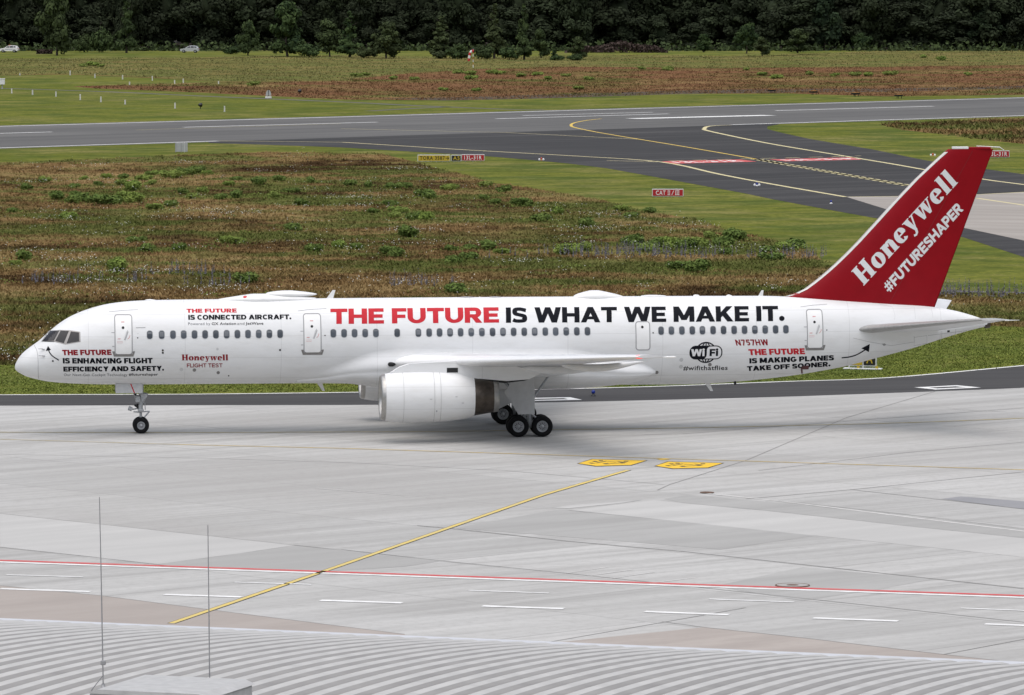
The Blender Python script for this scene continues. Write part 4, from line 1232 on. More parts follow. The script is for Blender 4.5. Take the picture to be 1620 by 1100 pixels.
text_on_skin('fin_lettering', p_, w_, (1395.5, 452), (1406.5, 464.8), (1525.6, 332.5), M_OFFW, fin, FF, fin_t, .006, (.2, .2))
hinge = [(42.15, 6.0), (42.9, 7.9), (46.2, 13.35)]
patch('rudder_seam', stroke([hinge[0], ((hinge[0][0] + 46.15) / 2 - .05, 9.6), hinge[2]], .022, .022), plain('dark_red_seam', (0.17, 0.004, 0.008), 0.5), .004, fin, 1, fin_t, (.3, .3))
m = MB()
m.box(45.2, 46.0, -.10, .10, 13.44, 13.56, bev=.03)
m.build('fin_cap', M_WHITE, fin)
m = MB(); m.box(46.0, 47.1, -.09, .09, 13.42, 13.54, bev=.04); m.build('fin_cap', M_RED, fin)
m = MB(); m.tube((46.4, 0, 13.58), (47.55, 0, 13.52), .022); m.tube((47.55, 0, 13.52), (47.75, 0, 13.38), .015); m.tube((46.5, 0, 13.4), (46.5, 0, 13.58), .02); m.build('fin_probe', M_WHITE, fin)
for side in (1, -1):
    secs = []
    for t in (.4, 1.1, 2, 3.2, 4.5, 6, 7, 7.5, 7.62):
        q = (t - .9) / 6.7
        s = 40.3 + 4.75 * q
        c = 4.25 - 2.7 * q
        if t > 7.2: s += (t - 7.2) * .5; c -= (t - 7.2) * .5
        secs.append((t, s, c, 4.77 + .885 * q, .105 - .02 * q, 0.5))
    st = lifting('stabilizer', secs, side, None, plane, mats=[M_WING, plain('worn_edge_metal', (0.36, 0.355, 0.345), 0.4, 0.3, var=0.12)], le=5)
    if side == 1:
        m = MB(); m.tube((46.4, -side * 7.62, 5.62), (47.1, -side * 7.62, 5.63), .03, .008); m.build('static_wick', M_WHITE, st)
# root shield round the tailplane and the auxiliary exhaust
def st_t(s, z): return fus_t(s, z)
patch('stabilizer_joint', stroke([FS(1350, 535), FS(1375, 541), FS(1410, 547), FS(1447, 541), FS(1446, 532)], .014, .014), M_SEAM, .005, fuselage)
patch('service_panel', stroke([FS(1446, 534), FS(1466, 531), FS(1466, 543), FS(1446, 547)], .014, .014, True) + stroke([FS(1468, 531), FS(1530, 523)], .014, .014) + stroke([FS(1490, 524), FS(1488, 542)], .012, .012) + stroke([FS(1512, 521), FS(1510, 535)], .012, .012), M_SEAM, .005, fuselage)
patch('service_panel', [fs_poly([(1498.5, 523), (1502.5, 522.6), (1502.5, 525.6), (1498.5, 526)])], M_DARK, .006, fuselage)
patch('service_panel', [fs_poly([(1395, 544), (1400, 543.5), (1402, 546), (1398, 547.5)])], M_SEAM, .006, fuselage)
for pts in ([FS(1390, 481), FS(1412, 486), FS(1416, 500), FS(1415, 506)], [FS(1446, 486), FS(1448, 505)], [FS(1473, 488), FS(1476, 503)]):
    patch('tail_joint', stroke(pts, .013, .013), M_GREYP, .005, fuselage)
m = MB(); m.lathe([(46.85, .19), (47.1, .17), (47.12, .14), (46.9, .12)], 20, 'x', (0, 0, 4.93)); m.build('auxiliary_exhaust', M_TITAN, plane)
m = MB(); m.tube((46.9, -.02, 5.03), (47.35, -.02, 5.05), .05, .012); m.build('tail_light', M_WHITE, plane)
# blades, radomes and beacons on the spine and keel
def blade(s, z, h, sweep, chord, up=True):
    m = MB(); d = 1 if up else -1
    m.prism([(s - chord / 2, z - .08 * d), (s + chord / 2, z - .08 * d), (s + sweep + chord * .28, z + h * d), (s + sweep - chord * .1, z + h * d)], -.022, .022)
    m.build('blade_antenna', M_WHITE, plane)
blade(15.0, 6.37, .42, .22, .36); blade(35.85, 6.38, .28, .1, .26); blade(14.5, 2.35, .40, .22, .3, False); blade(33.25, 2.18, .38, .24, .3, False)
def bump(name, s0, s1, h, w, z, mat=M_WHITE, p0=.5, p1=.7):
    def fr(s, a):
        q = min(max((s - s0) / (s1 - s0), 1e-4), 1 - 1e-4)
        r = min(1.0, (q / .35)) ** p0 * min(1.0, (1 - q) / .5) ** p1
        return (s, w * r ** .6 * math.sin(a), z + h * r * math.cos(a))
    return tube_loft(name, [s0 + (s1 - s0) * k / 30 for k in range(31)], fr, 24, mat, plane, caps=False)
bump('radome', 9.6, 14.5, .27, .6, 6.37, p0=.9, p1=.5)
bump('radome', 11.95, 14.45, .19, .42, 6.60, p0=.35, p1=.6)
bump('radome', 26.75, 29.25, .33, .55, 6.38, p0=.55, p1=.75)
bump('radome', 30.05, 31.3, .07, .3, 6.40, p0=.3, p1=.3)
bump('antenna_pad', 6.2, 6.75, .05, .15, 6.36); bump('antenna_pad', 21.3, 22.0, .035, .2, 6.405, M_SEAM, .3, .3); bump('antenna_pad', 22.7, 23.3, .035, .2, 6.405, M_SEAM, .3, .3)
bump('antenna_pad', 32.6, 32.9, .07, .08, 6.40, p0=.2, p1=.2); bump('antenna_pad', 34.2, 34.5, .06, .06, 6.40)
mr = plain('beacon_red', (0.6, 0.02, 0.03), 0.25)
m = MB(); m.lathe([(6.42, .13), (6.50, .12), (6.55, .07), (6.565, .01)], 16, 'z', (10.98, -.36, 0)); m.build('beacon', mr, plane)
m = MB()
sz = FS(1272, 582)
ty = fus_t(*sz)
m.box(sz[0] - .12, sz[0] + .22, -ty - .10, -ty + .1, sz[1] - .08, sz[1] + .12, bev=.04); m.tube((sz[0] - .12, -ty - .02, sz[1]), (sz[0] - .1, -ty - .02, sz[1] - .28), .04)
m.build('tail_skid', plain('dark_red_brown', (0.06, 0.012, 0.012), 0.5), plane)
m = MB(); m.tube((34.6, -.3, 2.28), (34.62, -.3, 2.12), .06); m.build('drain_mast', M_DARK, plane)

# landing gear ------------------------------------------------------------
def make_wheel(r, w, parent, loc, rim_r):
    e = empty('wheel', loc, 0, parent)
    m = MB(); h = w / 2
    m.lathe([(-h * .72, rim_r), (-h * .95, rim_r + (r - rim_r) * .3), (-h, rim_r + (r - rim_r) * .58), (-h * .86, r * .94), (-h * .5, r * .992), (0, r), (h * .5, r * .992), (h * .86, r * .94), (h, rim_r + (r - rim_r) * .58), (h * .95, rim_r + (r - rim_r) * .3), (h * .72, rim_r)], 40, 'y')
    m.build('tyre', M_TYRE, e)
    m = MB()
    for d in (-1, 1):
        m.lathe([(d * h * .72, rim_r), (d * h * .8, rim_r * .97), (d * h * .7, rim_r * .84), (d * h * .35, rim_r * .8), (d * h * .32, 0.001)], 32, 'y', mi=1 if False else 0)
        m.lathe([(d * h * .3, rim_r * .3), (d * h * .78, rim_r * .26), (d * h * .84, .001)], 16, 'y')
        m.lathe([(d * h * .34, rim_r * .79), (d * h * .345, .001)], 24, 'y', mi=1, smooth=False)
        for k in range(10):
            a = 2 * math.pi * k / 10
            M = Matrix.Rotation(a, 4, 'Y')
            y0, y1 = sorted((d * h * .36, d * h * .64))
            m.box(rim_r * .2, rim_r * .86, y0, y1, -rim_r * .075, rim_r * .075, M=M)
    m.build('rim', [M_RIM, M_DARK], e)
    return e
GS, GT = 24.27, 3.66
first = None
for side in (1, -1):
    y = -side * GT
    m = MB()
    m.tube((24.15, y * .93, 3.1), (24.27, y, 1.35), .15); m.tube((24.27, y, 1.4), (24.27, y, .5), .10)
    m.tube((23.0, y * .8, 2.7), (24.2, y, 1.5), .07); m.tube((25.3, y * .75, 2.8), (24.3, y, 1.6), .06)
    m.tube((24.27, y, 1.15), (24.62, y, .85), .05); m.tube((24.62, y, .85), (24.3, y, .58), .05)
    m.tube((23.62, y, .51), (24.92, y, .51), .11)
    for ds in (-.57, .57): m.tube((GS + ds, y - .5, .51), (GS + ds, y + .5, .51), .07)
    m.tube((24.05, y - .12, 1.9), (24.05, y - .12, .7), .03); m.tube((24.45, y + .1, 2.2), (24.4, y + .12, .6), .025)
    gear = m.build('main_gear', M_GEAR, plane)
    m = MB()
    m.prism([(23.02, 2.17), (23.5, 2.78), (23.66, 2.96), (24.47, 2.96), (24.47, 1.09), (23.69, 1.09)], y - side * .62, y - side * .57)
    m.build('gear_door', M_GREYP, gear)
    m = MB(); m.prism([(22.2, 2.2), (23.9, 2.2), (23.7, 1.35), (23.0, 1.0), (22.5, 1.2)], -side * .62, -side * .55)
    m.build('bay_door', M_GREYP, gear)
    for ds in (-.57, .57):
        for dt in (-.43, .43):
            if first is None:
                first = make_wheel(.508, .37, plane, (GS + ds, y + dt, .508), .27)
            else:
                c = copy_tree(first, plane); c.location = (GS + ds, y + dt, .508)
NS = 5.985
m = MB()
m.tube((NS + .05, 0, 2.5), (NS, 0, 1.1), .10); m.tube((NS, 0, 1.15), (NS, 0, .39), .065); m.tube((NS, -.36, .39), (NS, .36, .39), .05)
m.box(NS - .25, NS - .02, -.22, .2, 1.5, 1.78, bev=.03); m.prism([(NS - .02, 1.9), (NS + .3, 1.9), (NS + .3, 1.75), (NS + .05, 1.5)], -.16, .16)
m.tube((NS + .32, .05, 1.9), (NS + .1, 0, 1.45), .05)
m.tube((NS - .02, -.1, 1.35), (NS - .02, -.1, 1.05), .09); m.box(NS - .14, NS + .14, -.2, .2, 1.02, 1.16, bev=.04)
m.tube((NS, 0, 1.2), (NS - .42, 0, 1.14), .035); m.tube((NS - .35, 0, 1.02), (NS, 0, 1.0), .03); m.tube((NS - .42, -.12, 1.14), (NS - .58, -.12, 1.2), .09, .1)
m.tube((NS - .42, .12, 1.14), (NS - .58, .12, 1.2), .09, .1)
m.tube((NS + .05, 0, 1.02), (NS + .42, 0, 1.04), .03); m.tube((NS + .42, 0, 1.04), (NS + .18, 0, .76), .035); m.tube((NS + .2, .1, 1.45), (NS + .22, .1, 1.1), .02)
m.tube((NS - .3, .02, 1.9), (NS - .2, .02, 1.6), .06); m.box(NS - .1, NS + .24, -.06, .06, 1.85, 1.93)
ng = m.build('nose_gear', M_GEAR, plane)
m = MB(); m.tube((NS - .3, -.06, 1.36), (NS - .12, -.06, 1.22), .05); m.tube((NS - .15, .1, 1.4), (NS - .15, .1, 1.2), .05); m.box(NS + .12, NS + .3, -.1, .1, 1.86, 1.92); m.box(NS - .3, NS - .2, -.1, .1, 1.82, 1.9); m.build('hydraulic_line', M_DARK, ng)
for y in (-.52, .52):
    m = MB(); m.prism([(4.78, 1.955), (6.06, 1.95), (6.06, 2.33), (5.99, 2.42), (4.78, 2.42)], y - .02, y + .02)
    nd = m.build('nose_gear_door', M_GREYP, plane)
    if y < 0:
        m = MB(); m.prism([(5.47, 2.40), (5.525, 2.40), (5.70, 1.96), (5.645, 1.96)], y - .024, y - .0215); m.build('red_stripe', M_REDTXT, nd)
for y in (-.29, .29):
    c = make_wheel(.39, .30, plane, (NS, y, .39), .19)

# ================================================================ TERMINAL ROOF IN THE FOREGROUND
TH = R(19.5)
RO = Vector((0, 88.7, 0)); RE = Vector((math.cos(TH), -math.sin(TH), 0)); RN = Vector((-math.sin(TH), -math.cos(TH), 0))
def roof_z(n): return 11.95 + .112 * n - .0043 * n * n
def roof_pt(e, n, dz=0.0):
    p = RO + RE * e + RN * n
    return Vector((p.x, p.y, roof_z(max(n, 0)) + dz))
def photo_x(p):
    dz = p.z - CAM_H
    return 810 + FOC * p.x / (p.y * math.cos(PITCH) - dz * math.sin(PITCH))
def roof_at(u, n):
    a, b = -60.0, 60.0
    for _ in range(50):
        c = (a + b) / 2
        if photo_x(roof_pt(c, n)) < u: a = c
        else: b = c
    return a
M_ROOF = plain('ribbed_roof_metal', (0.30, 0.288, 0.273), 0.55, 0.15, var=0.10, scale=1.2)
M_RIDGE = plain('roof_rib_metal', (0.50, 0.488, 0.468), 0.5, 0.1, var=0.08, scale=2)
M_FLASH = plain('white_flashing', (0.60, 0.605, 0.63), 0.45, 0.1, var=0.05, scale=1.5)
M_GAP = plain('roof_groove', (0.13, 0.092, 0.078), 0.8)
M_WALLT = plain('terminal_wall', (0.45, 0.45, 0.44), 0.7)
hall = empty('terminal_building', (RO.x, RO.y, 0))
tag(hall, 'low curved roof of ribbed grey metal across the bottom edge', 'building')
def hallv(p): return (p.x - RO.x, p.y - RO.y, p.z)
prof = [(0, 0, 0), (.15, -.004, 0), (.155, -.035, 2), (.198, -.035, 2), (.202, .030, 1), (.25, .036, 1), (.35, .016, 1), (.41, 0, 0)]
NS_ = [0.06 + 24.0 * (k / 34) ** 1.15 for k in range(35)]
v, f, mi = [], [], []
E0, NR = -30.0, 150
for r in range(NR):
    for (x, dz, _m) in prof[:-1]:
        for n in NS_:
            v.append(hallv(roof_pt(E0 + r * .41 + x, n, dz)))
for n in NS_: v.append(hallv(roof_pt(E0 + NR * .41, n, 0)))
K = len(NS_); rows_ = NR * 7 + 1
for i in range(rows_ - 1):
    mt = prof[(i % 7) + 1][2] if (i % 7) + 1 < 8 else 0
    for j in range(K - 1):
        f.append((i * K + j, i * K + j + 1, (i + 1) * K + j + 1, (i + 1) * K + j)); mi.append(mt)
fast_mesh('roof', v, np.array(f), [M_ROOF, M_RIDGE, M_GAP], parent=hall, matidx=mi)
m = MB()
for r in range(NR):      # closed rib ends at the eave
    m.add([hallv(roof_pt(E0 + r * .41 + a, .06, d)) for a, d in ((.198, -.035), (.202, .030), (.25, .036), (.35, .016))], [(0, 1, 2, 3)])
m.build('rib_end', M_GAP, hall)
m = MB()
L0, L1 = E0, E0 + NR * .41
def strip(n0, z0, n1, z1):
    q = [RO + RE * L0 + RN * n0, RO + RE * L1 + RN * n0, RO + RE * L1 + RN * n1, RO + RE * L0 + RN * n1]
    return [(p.x - RO.x, p.y - RO.y, z) for p, z in zip(q, (z0, z0, z1, z1))]
m.add(strip(.10, 11.945, -.62, 11.925), [(0, 1, 2, 3)]); m.add(strip(-.62, 11.925, -.95, 11.6), [(0, 1, 2, 3)]); m.add(strip(-.62, 11.6, .4, 11.6), [(0, 1, 2, 3)])
m.build('eave_flashing', M_FLASH, hall)
m = MB()
m.add(strip(.35, 0, .35, 11.6), [(0, 1, 2, 3)]); m.add(strip(24, 0, 24, 12.8), [(0, 1, 2, 3)])
m.build('wall', M_WALLT, hall)
M_ROD = plain('galvanised_rod', (0.33, 0.33, 0.335), 0.5, 0.4)
for u0, n0, h, lean, lab in ((163.5, 12.6, 2.68, -.04, 'left lightning rod on the ribbed roof, with clamp and stay near its foot'), (332, 12.9, 2.38, -.018, 'right lightning rod on the ribbed roof, shorter and without a stay')):
    e = roof_at(u0, n0); p = roof_pt(e, n0)
    rod = empty('lightning_rod', p)
    tag(rod, lab, 'lightning rod', 'lightning rods on the terminal roof')
    m = MB(); m.tube((0, 0, -.03), (lean * .5, 0, h * .55), .0090, .0082, 10); m.tube((lean * .5, 0, h * .55), (lean, 0, h), .0074, .0058, 10); m.build('rod', M_ROD, rod)
    m = MB(); m.lathe([(0, .09), (.05, .09), (.06, .03), (.12, .022)], 16, 'z', (0, 0, -.02)); m.build('foot', M_ROD, rod)
    if n0 < 12.8:
        m = MB(); m.box(-.035, .035, -.03, .03, .36, .42, bev=.01); m.build('clamp', M_ROD, rod)
        m = MB(); m.tube((-.17, .02, .0), (0, 0, .22), .007, n=6); m.build('stay', M_ROD, rod)
e0, e1 = roof_at(216, 13.2), roof_at(400, 13.2)
hp = roof_pt((e0 + e1) / 2, 13.2)
hatch = empty('roof_hatch', hp, -TH)
tag(hatch, 'white framed roof hatch between the two lightning rods', 'roof hatch')
hw_ = (e1 - e0) / 2
M_HATCH = plain('hatch_grey', (0.47, 0.465, 0.455), 0.5, 0.1, var=0.1)
m = MB(); m.box(-hw_, hw_, -1.6, .0, -.3, .27, bev=.03); m.build('curb', M_HATCH, hatch)
m = MB(); m.prism([(-hw_ - .03, .27), (hw_ + .03, .27), (hw_ - .12, .33), (-hw_ + .12, .33)], -1.62, .03); m.build('lid', M_HATCH, hatch)

# ================================================================ AIRFIELD SIGNS
M_FRAME = plain('sign_frame', (0.62, 0.63, 0.63), 0.4, 0.2)
M_SRED = plain('sign_red', (0.40, 0.012, 0.02), 0.4, var=0.04)
M_SYEL = plain('sign_yellow', (0.50, 0.36, 0.03), 0.4, var=0.05)
M_SBLK = plain('sign_black', (0.012, 0.012, 0.012), 0.4)
M_SWHT = plain('sign_white', (0.75, 0.75, 0.75), 0.4)
M_SGREY = plain('sign_back_grey', (0.42, 0.43, 0.43), 0.5, 0.1)
def flat_text(name, text, x0, x1, z0, z1, y, mat, parent, bold=.026):
    p, w = font_polys(text, bold, 1.16)
    h = max(b for t in p for _, b in t); lo = min(b for t in p for _, b in t)
    p.sort(key=lambda t: min(a for a, _ in t))
    groups, end = [[]], -9
    for t in p:
        if min(a for a, _ in t) - end > .4 and groups[-1]: groups.append([])
        groups[-1].append(t); end = max(end, max(a for a, _ in t))
    for g in groups:
        m = MB()
        for t in g:
            m.add([(x0 + (x1 - x0) * a / w, y, z0 + (z1 - z0) * (b - lo) / (h - lo)) for a, b in t], [(0, 1, 2)])
        m.build(name, mat, parent)
def sign(name, u0, u1, vt, vb, ground_v, face, text, tmat, label, cat='sign', group=None, inset=(.1, .9, .2, .8), frame=True, legs=3, yaw=0.0, roman=False):
    c = (u0 + u1) / 2
    p = G(c, ground_v)
    k = (ground_v + 70) / CAM_H                       # pixels per metre there
    w, zt, zb = (u1 - u0) / k, (ground_v - vt) / k, max((ground_v - vb) / k, .06)
    o = empty(name, (p.x, p.y, 0), yaw)
    tag(o, label, cat, group)
    m = MB(); m.box(-w / 2, w / 2, -.12, .12, zb, zt, bev=.03); m.build('frame', M_FRAME, o)
    b = .07
    m = MB(); m.box(-w / 2 + b, w / 2 - b, -.14, -.11, zb + b, zt - b); pan = m.build('panel', face, o)
    if text:
        x0, x1, z0, z1 = inset
        H = zt - zb
        flat_text('sign_lettering', text, -w / 2 + w * x0, -w / 2 + w * x1, zb + H * z0, zb + H * z1, -.146, tmat, pan)
    if roman:                                         # the numerals II / III with bars above and below
        H = zt - zb
        z0, z1, t = zb + H * .2, zb + H * .8, H * .075
        X = lambda q: -w / 2 + w * q
        bars = [(X(q) - t / 2, X(q) + t / 2, z0 + t * 1.02, z1 - t * 1.02) for q in (.51, .56, .75, .80, .85)] + [(X(a) - t, X(b) + t, z, z + t) for a, b in ((.51, .56), (.75, .85)) for z in (z0, z1 - t)]
        m = MB()
        for x0, x1, a, b in bars: m.add([(x0, -.146, a), (x1, -.146, a), (x1, -.146, b), (x0, -.146, b)], [(0, 1, 2, 3)])
        m.add([(X(.615), -.146, z0), (X(.635), -.146, z0), (X(.70), -.146, z1), (X(.68), -.146, z1)], [(0, 1, 2, 3)])
        m.build('sign_lettering', M_SWHT, pan)
    for i in range(legs):
        x = -w / 2 + w * (i + .5) / legs
        m = MB(); m.tube((x, 0, -.02), (x, 0, zb + .02), .05, n=8); m.build('leg', M_FRAME, o)
    return o
sign('runway_distance_sign', 660.5, 712.5, 245, 255.6, 256.6, M_SYEL, 'TORA 3587\u2192', M_SBLK, 'yellow runway distance sign reading TORA 3587 beside the exit taxiway', inset=(.07, .96, .22, .8), legs=6)
sign('taxiway_location_sign', 714, 729.8, 245.2, 255.4, 256.4, M_SBLK, 'A5', M_SYEL, 'small black sign with yellow A5 between yellow and red signs', inset=(.18, .84, .2, .82), legs=2)
sign('runway_holding_sign', 730, 766.6, 244.4, 254.8, 256.2, M_SRED, '13L-31R', M_SWHT, 'red sign reading 13L-31R next to the black A5 sign', inset=(.12, .88, .2, .82), legs=3)
sign('category_holding_sign', 1031.5, 1081.3, 299, 311, 312, M_SRED, 'CAT', M_SWHT, 'red sign reading CAT II/III alone on mown grass', inset=(.12, .43, .2, .8), legs=4, roman=True)
sign('runway_holding_sign', 1560.5, 1597, 238.4, 249, 250.2, M_SRED, '13L-31R', M_SWHT, 'red sign half hidden behind the tip of the tail fin', inset=(.12, .9, .2, .82), legs=3)
p = G(1367, 584.5)
o = empty('taxiway_guidance_sign', (p.x, p.y, 0), R(-16))
tag(o, 'yellow and black guidance sign on white slab behind the tail', 'sign')
m = MB(); m.box(-1.15, 1.0, -.22, .25, 0, .07, bev=.02); m.build('base_slab', M_SWHT, o)
for x0, x1, mt in ((-.78, -.1, M_SYEL), (.0, .62, M_SBLK)):
    m = MB(); m.box(x0, x1, -.08, .08, .24, 1.0, bev=.02); q = m.build('panel', mt, o)
    if mt is M_SBLK: flat_text('sign_lettering', 'A', .14, .5, .34, .88, -.086, M_SYEL, q)
for x in (-.84, -.05, .68):
    m = MB(); m.box(x - .03, x + .03, -.06, .06, .05, 1.04); m.build('post', M_FRAME, o)
m = MB(); m.box(-.86, .7, -.04, .04, .17, .23); m.build('rail', M_FRAME, o)
for x in (-.3, .74):
    m = MB(); m.box(x - .07, x + .07, -.16, -.08, .07, .2); m.build('foot', M_SYEL, o)
p = G(287, 241.5)
o = empty('sign_back', (p.x, p.y, 0), R(8))
tag(o, 'pale grey back of a sign at the near runway edge', 'sign')
m = MB(); m.box(-.72, .72, -.1, .1, .08, 1.12, bev=.02); m.build('panel', M_SGREY, o)
for x in (-.66, -.02, .34):
    m = MB(); m.box(x - .03, x + .03, -.14, .1, .02, 1.16); m.build('post', M_FRAME if x > .2 else M_SEAM, o)
# "13L-31R" painted in the red areas of the taxiway
for (q, txt) in ((RED1, '13L-31R'), (RED2, '13L-31R')):
    A, B, D = G(*q[0]), G(*q[1]), G(*q[3])
    pl, w = font_polys(txt, .03)
    m = MB()
    for t in pl:
        pts = []
        for a, b in t:
            x, y = .08 + .84 * a / w, .2 + .6 * b
            c = D + (B - A) * x + (A - D) * y
            pts.append((c.x, c.y, .025))
        m.add(pts, [(0, 1, 2)])
    tag(m.build('mandatory_marking', M_WHITE_P), kind='structure')

# ================================================================ SMALL AIRFIELD THINGS
M_POST = plain('white_post', (0.62, 0.61, 0.58), 0.5, var=0.08, scale=12)
def post_master():
    o = empty('marker_post')
    m = MB(); m.box(-.10, .10, -.07, .07, -.05, .86, bev=.02); m.build('shaft', M_POST, o)
    m = MB(); m.box(-.14, .14, -.12, .12, -.02, .05); m.build('foot', M_SGREY, o)
    return o
pm = None
FARP = [(31.5, 119.5, .5), (111, 119.3, 1.05), (150.2, 123.5, .9), (194, 126, .95), (241, 127.6, .95), (290, 131.6, .9), (276.3, 133, .8), (345.8, 133, .6), (205, 135, .7)]
NEARP = [(18.6, 148, .95), (51.6, 150.2, .95), (88.6, 153, .95), (127, 158.3, 1.05), (159.6, 161.7, 1.0), (198, 165.4, .8), (277, 171.8, 1.0), (355.2, 177, .98)]
for L, lab, grp in ((FARP, 'short white marker post around the far mown grass patch', 'white posts around the far mown patch'), (NEARP, 'short white marker post in the row nearer the runway', 'white posts in the row nearer the runway')):
    for u, v_, sc in L:
        if pm is None: o = pm = post_master()
        else: o = copy_tree(pm)
        p = G(u, v_); o.location = (p.x, p.y, 0); o.scale = (1, 1, sc); o.rotation_euler = (0, 0, random.uniform(-.4, .4))
        tag(o, lab, 'marker post', grp)
p = G(3.5, 141)
o = empty('equipment_cabinet', (p.x, p.y, 0)); tag(o, 'white equipment cabinet on a post at the left edge', 'cabinet')
m = MB(); m.box(-.45, .45, -.35, .35, .75, 1.75, bev=.06); m.build('housing', M_SWHT, o)
m = MB(); m.box(-.5, .5, -.4, .4, 1.7, 1.8, bev=.03); m.build('lid', M_SWHT, o)
m = MB(); m.tube((0, 0, 0), (0, 0, .8), .12); m.build('post', M_SGREY, o)
p = G(424.7, 156)
o = empty('rounded_marker_board', (p.x, p.y, 0)); tag(o, 'small grey rounded board on a white base by the service path', 'marker')
m = MB(); m.prism([(-.45, .45), (.45, .45), (.38, .95), (.22, 1.25), (0, 1.38), (-.22, 1.25), (-.38, .95)], -.06, .06); m.build('board', M_SGREY, o)
m = MB(); m.box(-.5, .5, -.2, .2, .05, .32, bev=.03); m.build('base', M_SWHT, o)
m = MB(); m.box(-.04, .04, -.09, .07, .3, 1.42); m.build('post', M_SBLK, o)
for u, v_, lab in ((474, 150, 'small dark floodlight with pale lens in the reddish heath'), (317, 172.6, 'small dark light unit between two white posts')):
    p = G(u, v_)
    o = empty('field_light', (p.x, p.y, 0), R(20)); tag(o, lab, 'light')
    m = MB(); m.tube((0, 0, 0), (0, 0, .45), .05); m.build('stem', M_SBLK, o)
    m = MB(); m.lathe([(-.3, .12), (-.1, .28), (.22, .3), (.26, .2)], 16, 'x', (0, 0, .6)); m.build('housing', M_SBLK, o)
    m = MB(); m.lathe([(.265, .2), (.27, .01)], 16, 'x', (0, 0, .6)); m.build('lens', M_SWHT, o)
M_ORANGE = plain('papi_orange', (0.45, 0.20, 0.03), 0.5)
def papi_master():
    o = empty('approach_light_unit')
    m = MB(); m.box(-.5, .5, -.5, .5, .35, .62, bev=.04); m.build('housing', M_SBLK, o)
    m = MB(); m.box(-.45, .45, -.52, .4, .62, .68, bev=.02); m.build('lid', M_ORANGE, o)
    for x, y in ((-.35, -.3), (.35, -.3), (0, .35)):
        m = MB(); m.tube((x, y, 0), (x, y, .37), .05); m.build('leg', M_SBLK, o)
    return o
pp = None
for u, v_, nm in ((1220.8, 147.6, 'leftmost'), (1286.8, 150.2, 'second from left'), (1353.6, 153, 'third from left'), (1421.6, 156, 'rightmost')):
    o = pp = papi_master() if pp is None else copy_tree(pp)
    p = G(u, v_); o.location = (p.x, p.y, 0); o.rotation_euler = (0, 0, R(40))
    tag(o, 'black and orange approach light box beyond the runway, %s of four' % nm, 'approach light', 'approach light units beyond the runway')
def edge_light(u, v_, body, lens, label, grp=None, tw=False):
    p = G(u, v_)
    o = empty('edge_light', (p.x, p.y, 0)); tag(o, label, 'edge light', grp)
    m = MB(); m.lathe([(0, .14), (.04, .14), (.08, .07), (.16, .06)], 16, 'z'); m.build('base', body, o)
    m = MB(); m.lathe([(.15, .08), (.2, .1), (.28, .09), (.34, .01)], 16, 'z'); m.build('lens', lens, o)
    if tw:
        for x in (-.32, .32):
            m = MB(); m.lathe([(.02, .1), (.14, .12), (.22, .07), (.25, .01)], 12, 'z', (x * .7, 0, 0)); m.build('lamp', M_SWHT, o)
M_BLUEL = plain('blue_lens', (0.01, 0.03, 0.25), 0.15)
M_REDL = plain('red_lens', (0.5, 0.06, 0.03), 0.2)
edge_light(856.5, 254, M_ORANGE, M_REDL, 'orange and white light at the grass edge right of the signs', None, True)
edge_light(1475.8, 247, M_ORANGE, M_REDL, 'orange and white light on grass left of the fin tip', None, True)
edge_light(1197.5, 294.6, M_SWHT, M_BLUEL, 'white guard light standing on the exit taxiway asphalt', None, True)
edge_light(1314.8, 322.5, M_SWHT, M_BLUEL, 'blue taxiway edge light near the pink concrete corner')
edge_light(938.6, 627.0, M_SBLK, M_BLUEL, 'blue light on the asphalt below the wing tip')
for u, v_, r, lab in ((1118.5, 780.4, .30, 'dark oval manhole cover at the end of the drain strip'), (1253.8, 927.2, .62, 'round manhole cover with rusty ring beside the red line')):
    p = G(u, v_)
    o = empty('manhole_cover', (p.x, p.y, 0)); tag(o, lab, 'manhole')
    rust = plain('rusty_iron', (0.13, 0.075, 0.05), 0.8, var=0.3, scale=9)
    m = MB(); m.lathe([(.03, r * .93), (.045, r * .95), (.045, r), (.03, r * 1.02)], 40, 'z'); m.build('ring', rust, o)
    m = MB(); m.lathe([(.036, r * .94), (.037, .001)], 40, 'z', smooth=False); m.build('cover', M_DARKC if r > .5 else rust, o)
    m = MB(); m.lathe([(.042, r * .36), (.046, .001)], 24, 'z', smooth=False); m.build('cap', rust, o)

# wind sock -------------------------------------------------------------
p = G(748.5, 107.3)
ws = empty('windsock', (p.x, p.y, 0)); tag(ws, 'red and white windsock hanging from a striped pole', 'windsock')
M_SOCKR, M_SOCKW = plain('sock_red', (0.5, 0.02, 0.03), 0.7), plain('sock_white', (0.75, 0.75, 0.74), 0.7)
m = MB()
for i in range(7):
    m.tube((0, 0, i * .56), (0, 0, (i + 1) * .56), .07, .07, 12, i % 2)
m.build('pole', [M_SOCKW, M_ORANGE], ws)
m = MB(); m.tube((-.55, 0, 3.75), (.55, 0, 3.75), .04); m.tube((0, -.5, 3.75), (0, .5, 3.75), .04); m.lathe([(0, .05), (.1, .12), (.22, .1), (.28, .01)], 12, 'z', (0, 0, 3.8)); m.build('cross_bar', M_SBLK, ws)
path = smooth_line([(.12, 0, 3.35), (-.22, 0, 3.35), (-.55, 0, 3.05), (-.72, 0, 2.5), (-.82, 0, 1.9), (-.9, 0, 1.35)], 5)
m = MB(); prev = None
for i in range(len(path) - 1):
    r0, r1 = .33 - .13 * i / len(path), .33 - .13 * (i + 1) / len(path)
    m.tube(path[i], path[i + 1], r0, r1, 14, (i // 5) % 2, caps=(i in (0, len(path) - 2)))
m.build('sock', [M_SOCKR, M_SOCKW], ws)

